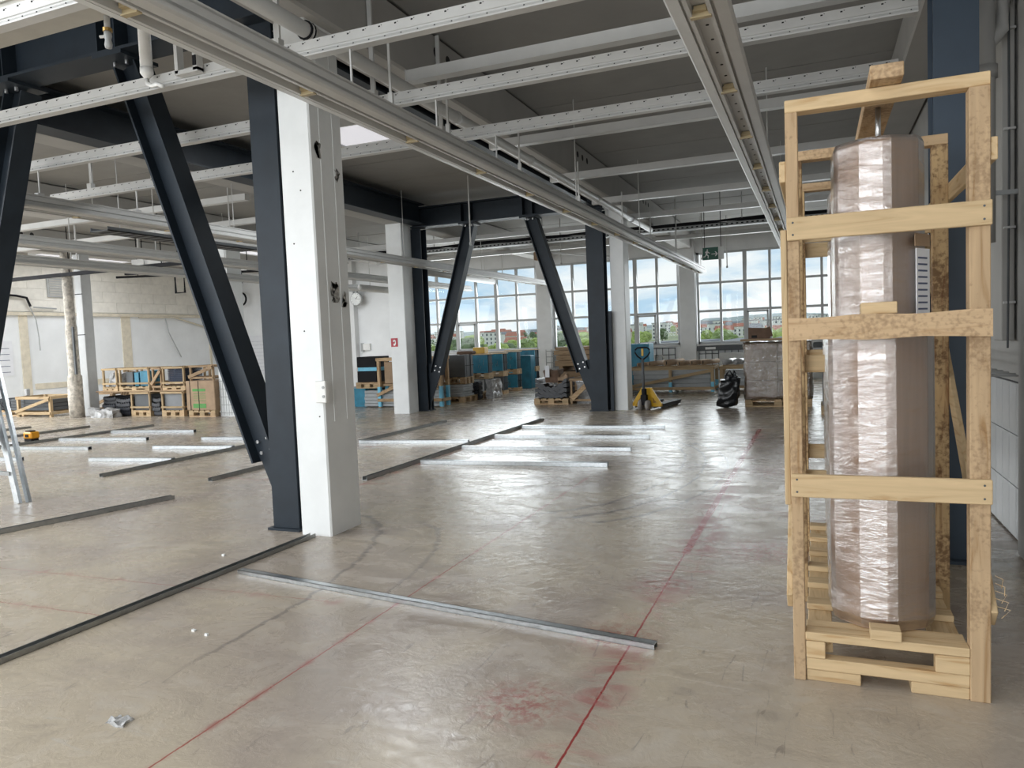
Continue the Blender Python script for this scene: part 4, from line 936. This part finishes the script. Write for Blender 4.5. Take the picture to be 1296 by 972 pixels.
sheets('dark grey upright panels left of the blue ones in the upper row', -15.42, -15.18, 13.06, 13.5, z2+.105, 1.06, 'sheet_grey', 'sheet_grey', 5, group='framed panel bundles')
sheets('grey upright panels with a blue edge in the upper row', -15.16, -15.0, 13.06, 13.5, z2+.105, 1.05, 'sheet_blue', 'sheet_blue', 5, group='framed panel bundles')
sheets('bright blue upright panels in the upper row of framed stacks', -14.98, -14.68, 13.06, 13.5, z2+.105, 1.08, 'sheet_blue', 'sheet_blue', 5, group='framed panel bundles')
cratebox('brown weathered crate between the blue and the navy panels', -14.5, -14.2, 12.98, 13.6, z2, 1.15, kind='oldwood')
pallet('wooden pallet under the navy striped panels', -14.15, 12.95, .7, .7, z2, h=.10)
t = thing('striped_stack', 'stack of navy panels with pale edges in a timber frame', 'panel stack', None, (-14.1, 12.95, z2)); A = At(t)
for k in range(12): A('panel', box(-14.03, -13.56, 13.02, 13.6, z2+.15+k*.030, z2+.172+k*.030), 'navy')
for k in range(11): A('edge', box(-13.98, -13.58, 13.015, 13.02, z2+.174+k*.030, z2+.177+k*.030), 'navy_line')
cratebox('timber frame around the navy panels with pale edges', -14.13, -13.46, 12.94, 13.62, z2+.10, 1.16, diag=False)
cratebox('weathered timber crate lying on top of the green-printed carton', -13.33, -12.62, 12.98, 13.6, .822, 1.17, kind='oldwood')
# ---- centre row: timber rack, black boxes, slabs, blue bundles
cratebox('tall timber rack with blue taped feet behind the far dark frame', -9.55, -7.86, 14.92, 15.32, 0, 1.16, wrap=True, group='timber racks', kind='rough')
slabs('pale grey slab stacked flat inside the tall timber rack', -9.98, -7.97, 15.0, 15.28, .02, .40, 5, 'slab', 'pale slabs in the timber rack')
solid('brown_carton', 'brown carton in the upper half of the tall timber rack', 'carton', (-9.4, -7.97, 15.0, 15.28, .56, 1.06), 'cardbox')
solid('timber_shelf', 'dark plank shelf across the tall timber rack', 'plank', (-9.45, -7.95, 15.0, 15.28, .50, .552), 'oldwood_x', .004)
slabs('dark wood batten lying on the slabs in the timber rack', -9.3, -8.0, 15.02, 15.27, .402, .498, 2, 'oldwood_x', 'battens in the timber rack')
solid('black_box', 'black box with blue tape left of the timber rack, upper one', 'box', (-10.15, -9.62, 15.0, 15.6, .95, 1.20), 'black')
solid('black_box', 'black box with blue tape left of the timber rack, lower one', 'box', (-10.15, -9.62, 15.0, 15.6, .60, .86), 'black')
solid('blue_board', 'bright blue foam board clamped between two black boxes', 'foam board', (-10.12, -9.6, 14.99, 15.6, .862, .948), 'blue_tape', .004)
pallet('wooden pallet bearing the black boxes left of the timber rack', -10.2, 15.0, .62, .62, .45)
sheets('blue upright panels under the black boxes left of the rack', -10.6, -10.02, 15.15, 15.8, .0, .45, 'sheet_blue', 'sheet_blue', 5, group='bundles of upright panels')
solid('black_crate', 'dark crate under the pallet of black boxes', 'box', (-10.0, -9.6, 15.66, 15.98, 0, .448), 'black')
def two_tier(y, lower, upper, tag_):
    pass
XR_ = -7.85
pallet('wooden pallet under the pale grey slabs next to the timber rack', -8.75, 16.0, .92, .75)
slabs('grey slab stacked flat next to the timber rack', -8.75, XR_, 16.0, 16.55, .146, .44, 5, 'slab', 'grey slabs next to the rack')
sheets('dark grey upright panels on the slabs beside the timber rack', -8.7, -7.78, 16.02, 16.5, .62, 1.15, 'sheet_grey', 'sheet_grey', 6)
pallet('wooden pallet on top of the grey slabs beside the rack', -8.75, 16.02, .95, .5, .45, h=.165)
pad('black moulded padding wrapped round the grey slabs', (-8.4, -7.8, 16.80, 17.0, .0, .44), 6)
pallet('wooden pallet under the foil-covered grey block', -8.75, 17.05, .92, .75)
solid('grey_block', 'grey block half covered by crumpled foil', 'block', (-8.75, -8.02, 17.05, 17.6, .146, .46), 'slab')
tag(MB().lump(-7.74, -7.58, 17.1, 17.7, 0, .47, n=8, amp=.05, seed=11, freq=8).build('foil_cover', 'foil'), 'crumpled plastic foil hanging on the grey block', 'foil')
specs = [  # y0, y1, lower front, upper front, words
    (17.52, 17.82, None, ('sheet_blue', 1.10), 'dented'),
    (18.5, 18.82, ('sheet_grey', .47), ('sheet_blue', 1.09), 'narrow'),
    (19.5, 19.85, ('sheet_blue', .47), ('sheet_blue', 1.11), 'scratched'),
    (21.0, 21.35, ('sheet_blue', .48), ('sheet_blue', 1.12), 'tall')]
nm = {'dented': 'over the foil-covered block', 'narrow': 'over the dark grey bundle', 'scratched': 'over another scratched blue bundle', 'tall': 'closest to the window sill'}
for (y0, y1, lo, upb, w) in specs:
    if lo:
        pallet('wooden pallet under the lower panel bundle at the %s end group' % w, -8.8, y0, .95, y1-y0, h=.10)
        sheets('lower %s panel bundle in the row %s' % ('blue' if lo[0] == 'sheet_blue' else 'dark grey', nm[w].replace('over', 'beneath')), -8.78, XR_, y0, y1, .102, lo[1], lo[0], 'sheet_dark', 6)
    zb = .48 if lo else .48
    pallet('wooden pallet under the upper %s blue panel bundle' % w, -8.8, y0, .95, y1-y0, .48, h=.15)
    sheets('upper %s blue panel bundle %s' % (w, nm[w]), -8.78, XR_-.005, y0, y1, .632, upb[1], upb[0], 'sheet_dark', 6)
    solid('top_board', 'pale wooden cover board on the upper %s blue bundle' % w, 'board', (-8.85, XR_+.02, y0-.02, y1+.02, upb[1]+.002, upb[1]+.022), 'pine_x', .003, 'cover boards on the blue bundles')
solid('small_blue_bin', 'small bright blue bin wedged between the upper blue bundles', 'bin', (-8.2, -7.80, 20.45, 20.8, 0, .98), 'sheet_blue', .02)
solid('orange_box', 'small orange-yellow box on top of the upper blue bundles', 'box', (-8.75, -8.4, 18.53, 18.79, 1.114, 1.29), 'yellow', .01)
solid('dark_bowl', 'small dark tub on top of the nearest upper blue bundle', 'tub', (-8.75, -8.3, 17.5, 17.8, 1.125, 1.21), 'darkbox', .03)
t = thing('mesh_cage', 'grey wire mesh cage next to the blue panel bundles', 'mesh cage', None, (-7.4, 21.2, 0)); A = At(t)
for k in range(7): A('wire', MB().tube([(-7.5+k*.16, 21.0, 0), (-7.5+k*.16, 21.0, 1.12)], .012, 5), 'grey_metal')
for k in range(7): A('wire', MB().tube([(-7.5, 21.0, .05+k*.17), (-6.54, 21.0, .05+k*.17)], .012, 5), 'grey_metal')
A('back_sheet', box(-7.5, -6.6, 21.6, 21.62, 0, 1.0), 'foil'); A('floor_plate', box(-7.5, -6.54, 21.0, 21.62, 0, .02), 'grey_metal')
# ---- pile of padding and cardboard on a pallet near the far dark frame
pallet('wooden pallet under the untidy padding and cardboard pile', -5.88, 15.55, .8, .8, h=.13)
pad('black moulded padding heaped on the pallet before the far dark post', (-5.86, -5.12, 15.6, 16.2, .132, .58), 9, sagm=.22)
tag(MB().lump(-5.68, -5.34, 15.74, 16.1, .47, .74, n=6, amp=.06, seed=13, freq=5).build('cardboard_scrap', 'darkbox'), 'crumpled brown cardboard on top of the black padding', 'cardboard')
tag(MB().lump(-5.30, -5.12, 15.66, 15.9, .52, .66, n=6, amp=.07, seed=14, freq=8).build('cardboard_scrap', 'cardbox'), 'torn light brown cardboard flap at the edge of the padding pile', 'cardboard')
solid('white_card', 'small white card sticking out of the cardboard pile', 'card', (-5.62, -5.52, 15.62, 15.64, .60, .86), 'paper', .002)
cratebox('battered low timber frame leaning by the far dark post', -5.04, -4.5, 15.6, 17.0, 0, .56, kind='oldwood')
tag(MB().lump(-4.93, -4.6, 15.75, 16.9, .0, .5, n=8, amp=.05, seed=15, freq=6).build('plastic_sheeting', 'foil'), 'white plastic sheeting bunched inside the battered timber frame', 'plastic sheeting')
tag(MB().bar((-4.98, 15.52, .12), (-4.5, 15.52, .56), .03, .10).build('loose_plank', 'rough_x'), 'pale loose plank leaning diagonally on the battered frame', 'plank')
t = thing('timber_pile', 'stack of brown weathered boards seen behind the padding pile', 'timber pile', None, (-6.2, 18, 0)); A = At(t)
for z0, z1, dx in ((.0, .10, .0), (.12, .36, .05), (.38, .60, -.03), (.74, .88, .0), (.89, 1.02, .04), (1.03, 1.14, -.02), (1.15, 1.22, .02)):
    A('board', box(-6.2+dx, -5.2+dx, 18.0, 19.2, z0, z1), 'oldwood_x', bevel=.005)
for x in (-6.1, -5.4): A('bearer', box(x, x+.1, 18.02, 19.1, .60, .74), 'oldwood_y')
# ---- right: long timber frames in front of the radiators
cratebox('long timber frame with blue taped posts behind the pallet truck', -4.38, -2.30, 18.3, 19.2, 0, .64, wrap=True, mid=True, group='timber racks')
slabs('long grey panel lying in the timber frame behind the pallet truck', -4.28, -2.40, 18.42, 19.08, .12, .56, 4, 'slab', 'panels in the long timber frame')
cratebox('timber frame between the long frame and the black refuse bag', -2.2, -.6, 18.65, 19.4, 0, .62, diag=False, group='timber racks')
slabs('long grey panel lying in the timber frame behind the refuse bag', -2.1, -.7, 18.77, 19.28, .10, .52, 4, 'slab', 'panels in the second timber frame')
for i, (x, y, r) in enumerate(((-4.0, 18.5, .05), (-3.75, 18.6, .06), (-3.35, 18.65, .075), (-3.0, 18.45, .06), (-2.72, 18.6, .06), (-2.48, 18.75, .06))):
    t = thing('cardboard_tube', 'short pale cardboard tube lying on the long timber frame behind the pallet truck', 'tube', 'tubes on the long timber frame', (x, y, .64)); A = At(t)
    L_ = .9
    A('tube', MB().tube([(x-.1, y-.25, .667+r), (x+.15, y+L_-.25, .667+r)], r, 14), 'cardbox', True); A('bore', MB().tube([(x-.102, y-.2515, .667+r), (x-.1, y-.25, .667+r)], r*.7, 12), 'hole')
for i, (x, y) in enumerate(((-2.0, 18.7), (-1.75, 18.7), (-1.35, 19.0))):
    t = thing('foil_roll', 'white foil roll lying on the timber frame behind the refuse bag', 'roll', 'foil rolls on the second timber frame', (x, y, .62)); A = At(t)
    A('roll', MB().tube([(x-.06, y-.2, .72), (x+.1, y+.55, .72)], .07, 12), 'foil', True)
solid('blue_stack', 'blue film-covered stack at the end of the long timber frame', 'panel stack', (-4.55, -4.05, 19.3, 19.9, 0, 1.22), 'sheet_blue', .01)
solid('timber_edge', 'brown upright board behind the blue film-covered stack', 'board', (-4.68, -4.57, 19.3, 19.9, 0, 1.18), 'oldwood_z', .004)
t = thing('castor_dolly', 'low red dolly on castors pushed under the long timber frame', 'dolly', None, (-3.2, 18.5, 0)); A = At(t)
A('deck', box(-3.35, -2.62, 19.25, 19.8, .14, .17), 'red')
for x in (-3.2, -2.8):
    A('castor', MB().tube([(x-.02, 19.3, .06), (x+.02, 19.3, .06)], .06, 10), 'wheel'); A('fork', box(x-.03, x+.03, 19.27, 19.33, .06, .14), 'grey_metal')
# ---- pallet truck
t = thing('pallet_truck', 'yellow hand pallet truck with black loop handle', 'pallet truck', None, (-3.12, 14.3, 0)); t.rotation_euler = (0, 0, math.radians(-10))
def T(name, mb, m, smooth=False, parent=None): return mb.build(name, m, parent or t, smooth)
for x in (-.075, .075):
    wv = T('steer_wheel', MB().tube([(x-.03, 0, .1), (x+.03, 0, .1)], .1, 18), 'wheel', True); T('tyre', MB().tube([(x-.032, 0, .1), (x-.022, 0, .1)], .09, 18), 'rubber', parent=wv)
T('pump', MB().tube([(0, 0, .1), (0, 0, .42)], .05, 12).box(-.055, .055, -.05, .05, .16, .30), 'black')
T('tiller', MB().tube([(0, -.02, .38), (0, -.03, 1.0)], .028, 10), 'sheet_grey', True)
hn = [(0, -.03, .98), (.10, -.03, 1.05), (.15, -.03, 1.12), (.145, -.03, 1.18), (.10, -.03, 1.215), (0, -.03, 1.22), (-.10, -.03, 1.215), (-.145, -.03, 1.18), (-.15, -.03, 1.12), (-.10, -.03, 1.05), (0, -.03, .98)]
T('handle_loop', MB().tube(hn, .016, 8), 'black', True); T('lever', MB().box(-.012, .022, -.05, -.02, 1.06, 1.20), 'yellow')
for s_ in (-1, 1):
    T('chassis_side', MB().prism([(s_*.06, .42), (s_*.10, .43), (s_*.30, .12), (s_*.30, .07), (s_*.24, .07), (s_*.06, .34)], 1, .12, .16), 'yellow')
T('chassis', MB().box(-.28, .28, .14, .24, .06, .13).prism([(.14, .10), (.30, .10), (.17, .43), (.13, .43)], 0, -.12, .12), 'yellow')
for s_ in (-1, 1):
    T('fork', MB().box(s_*.19-.08, s_*.19+.08, .2, 1.35, .07, .10).box(s_*.19-.08, s_*.19-.07, .2, 1.3, .03, .08).box(s_*.19+.07, s_*.19+.08, .2, 1.3, .03, .08), 'yellow' if False else 'sheet_grey')
    T('load_roller', MB().tube([(s_*.19-.05, 1.2, .04), (s_*.19+.05, 1.2, .04)], .04, 12), 'wheel', True)
# ---- refuse bag and wrapped pallet
t = thing('refuse_bag', 'full black refuse bag tied at the top by the wrapped pallet', 'bag', None, (-1.5, 14.75, 0)); A = At(t)
def shear(mb, z0, k): mb.v = [(x+(z-z0)*k, y, z) for x, y, z in mb.v]; return mb
A('bag', shear(MB().lump(-1.80, -1.44, 14.55, 14.95, 0, .58, n=14, amp=.07, seed=21, freq=6, rnd=.45), 0, .14), 'bag', True)
A('tied_neck', MB().lump(-1.66, -1.42, 14.66, 14.86, .53, .62, n=8, amp=.05, seed=22, freq=12, rnd=.3, flat=False), 'bag', True)
for s_ in (-.05, .05): A('drawstring', MB().tube([(-1.54+s_, 14.74, .56), (-1.53+s_*1.6, 14.74, .66), (-1.51+s_*.8, 14.74, .72), (-1.50+s_*.1, 14.74, .62)], .016, 6), 'bag', True)
pallet('wooden pallet under the silver film-wrapped cartons', -1.30, 14.9, 1.2, .8)
t = thing('wrapped_cartons', 'film-wrapped block of brown cartons on a pallet behind the crate', 'wrapped cartons', None, (-1.3, 14.9, .144)); A = At(t)
for i in range(2):
    for k in range(3): A('carton', box(-1.28+i*.59, -.70+i*.59, 14.92, 15.66, .147+k*.36, .147+k*.36+.352), 'cardbox', bevel=.008)
A('film', MB().lump(-1.305, -.085, 14.895, 15.69, .147, 1.235, n=16, amp=.03, seed=31, freq=9, flat=False), 'film_pallet', True)
solid('cover_board', 'flat weathered board on top of the film-wrapped cartons', 'board', (-1.36, -.2, 14.85, 15.6, 1.262, 1.30), 'oldwood_x', .004)
t = thing('brown_box', 'dark brown open carton on the cover board', 'carton', None, (-1.05, 15, 1.3)); A = At(t)
A('body', MB().prism([(-1.22, 1.302), (-.83, 1.302), (-.88, 1.50), (-1.22, 1.52)], 1, 14.98, 15.35), 'darkbox'); A('flap', MB().bar((-.83, 15.0, 1.33), (-.88, 15.0, 1.51), .02, .12), 'darkbox'); A('hand_hole', box(-1.16, -1.06, 14.976, 14.98, 1.32, 1.37), 'hole')
pallet('wooden pallet peeking out behind the tall crate', .05, 13.6, .9, .9)
solid('green_stack', 'dark green wrapped stack half hidden behind the tall crate', 'stack', (.08, .9, 13.65, 14.45, .146, 1.15), 'sheet_grey', .01)
# ================================================================== outside the windows
def P2(*a, **k): return P(*a, **k)
M['leaf_a'] = P('tree_leaves_mid', (.20, .27, .10), .8, var=.4, scale=.6); M['leaf_b'] = P('tree_leaves_light', (.33, .42, .13), .8, var=.35, scale=.6); M['leaf_c'] = P('tree_leaves_dark', (.13, .18, .09), .8, var=.4, scale=.6)  # leaf tones chosen light to stand in for distance haze
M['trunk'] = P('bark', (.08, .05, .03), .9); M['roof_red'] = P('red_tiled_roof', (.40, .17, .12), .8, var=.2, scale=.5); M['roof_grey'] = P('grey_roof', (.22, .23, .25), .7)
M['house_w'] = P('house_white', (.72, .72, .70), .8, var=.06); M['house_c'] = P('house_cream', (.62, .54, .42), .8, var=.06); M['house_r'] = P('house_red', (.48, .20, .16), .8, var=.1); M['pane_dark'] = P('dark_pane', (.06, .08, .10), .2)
M['grass'] = P('distant_ground', (.30, .34, .20), .9, var=.3, scale=.05); M['hill'] = P('haze_toned_hill', (.34, .40, .40), .9, var=.25, scale=.02); M['flatroof'] = P('neighbour_flat_roof', (.34, .36, .39), .7, var=.08, scale=.3)  # hill colour lightened to blue-grey, carrying distance haze
def gz(y): return -8 + max(0, y-400)*.02
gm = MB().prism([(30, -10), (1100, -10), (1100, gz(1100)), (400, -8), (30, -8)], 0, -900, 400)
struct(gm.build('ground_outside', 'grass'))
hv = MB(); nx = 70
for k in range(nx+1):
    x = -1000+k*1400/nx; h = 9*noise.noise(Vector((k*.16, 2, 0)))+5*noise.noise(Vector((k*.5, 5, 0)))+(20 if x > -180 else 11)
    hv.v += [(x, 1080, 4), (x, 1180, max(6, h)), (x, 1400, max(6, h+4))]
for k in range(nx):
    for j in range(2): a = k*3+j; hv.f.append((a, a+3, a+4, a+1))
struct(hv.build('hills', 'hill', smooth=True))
rr = random.Random(3)
hl = ['white house with a red tiled roof outside the windows', 'cream house with a red tiled roof outside the windows', 'white flat-roofed block outside the windows', 'red-walled house with a grey roof outside the windows']
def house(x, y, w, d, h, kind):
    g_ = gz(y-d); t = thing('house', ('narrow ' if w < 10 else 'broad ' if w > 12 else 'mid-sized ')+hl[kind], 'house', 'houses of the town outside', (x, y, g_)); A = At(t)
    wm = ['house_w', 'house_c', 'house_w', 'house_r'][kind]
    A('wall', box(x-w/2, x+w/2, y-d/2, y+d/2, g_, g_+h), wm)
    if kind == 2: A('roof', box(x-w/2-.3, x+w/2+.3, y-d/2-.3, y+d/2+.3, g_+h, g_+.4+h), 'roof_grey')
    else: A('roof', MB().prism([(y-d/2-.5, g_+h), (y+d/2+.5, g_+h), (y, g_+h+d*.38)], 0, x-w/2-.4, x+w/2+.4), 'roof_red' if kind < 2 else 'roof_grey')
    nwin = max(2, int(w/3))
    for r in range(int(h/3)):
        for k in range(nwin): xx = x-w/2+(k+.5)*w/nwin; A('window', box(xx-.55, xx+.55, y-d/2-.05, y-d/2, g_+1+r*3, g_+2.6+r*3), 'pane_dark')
spots = []
def free(x, y, r):
    if -24 < x < 19 and 40 < y < 105: return False
    if any(math.hypot(x-a, y-b) < r+c for a, b, c in spots): return False
    spots.append((x, y, r)); return True
for k in range(400):
    if len(spots) >= 110: break
    y = rr.uniform(430, 1050); x = rr.uniform(-.64, .06)*y; kd = rr.choice((0, 0, 1, 2, 2, 2, 3)); w = rr.uniform(8, 14); d = rr.uniform(7, 9)
    if not free(x, y, w*.72): continue
    house(x, y, w, d, rr.uniform(6, 9) + (4 if kd == 2 else 0), kd)
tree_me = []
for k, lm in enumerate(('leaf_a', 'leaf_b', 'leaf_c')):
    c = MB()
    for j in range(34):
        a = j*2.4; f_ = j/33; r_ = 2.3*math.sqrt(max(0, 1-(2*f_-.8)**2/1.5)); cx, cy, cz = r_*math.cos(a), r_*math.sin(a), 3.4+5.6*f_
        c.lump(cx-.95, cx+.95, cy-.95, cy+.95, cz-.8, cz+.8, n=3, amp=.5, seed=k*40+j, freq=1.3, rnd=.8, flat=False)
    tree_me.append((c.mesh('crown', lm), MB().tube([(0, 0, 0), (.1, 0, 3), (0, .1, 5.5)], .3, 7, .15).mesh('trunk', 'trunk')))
tl = ['mid green leafy tree outside among the houses', 'light yellow-green leafy tree outside among the houses', 'dark green dense tree outside among the houses']
nt_ = 0
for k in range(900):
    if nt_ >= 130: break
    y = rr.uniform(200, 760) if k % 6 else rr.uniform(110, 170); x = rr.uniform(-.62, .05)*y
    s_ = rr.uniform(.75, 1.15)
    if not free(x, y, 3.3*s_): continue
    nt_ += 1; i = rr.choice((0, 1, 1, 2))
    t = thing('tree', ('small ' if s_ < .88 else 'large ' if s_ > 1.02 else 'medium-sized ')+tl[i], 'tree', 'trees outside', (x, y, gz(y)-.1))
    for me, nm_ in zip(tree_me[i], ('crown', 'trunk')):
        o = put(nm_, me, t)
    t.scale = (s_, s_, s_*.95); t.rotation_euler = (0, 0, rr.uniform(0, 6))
t = thing('neighbour_roof', 'flat grey roof of the neighbouring hall outside the right windows', 'building', None, (-10, 70, -8)); A = At(t)
A('hall', box(-19, 14, 48, 95, -8, -.1), 'house_w'); A('roof', box(-19.5, 14.5, 47.5, 95.5, -.1, .15), 'flatroof')
for k in range(7): A('rooflight', box(-17+k*4.4, -14.5+k*4.4, 60, 88, .15, .5), 'roof_grey')
t = thing('chimney', 'slim tall chimney among the trees outside the left windows', 'chimney', None, (-96, 260, -8)); A = At(t)
A('stack', MB().tube([(-92, 260, -8), (-92, 260, 12)], 1.1, 10, .8), 'house_r', True); A('rim', MB().tube([(-92, 260, 12), (-92, 260, 12.5)], 1.0, 10), 'roof_grey')
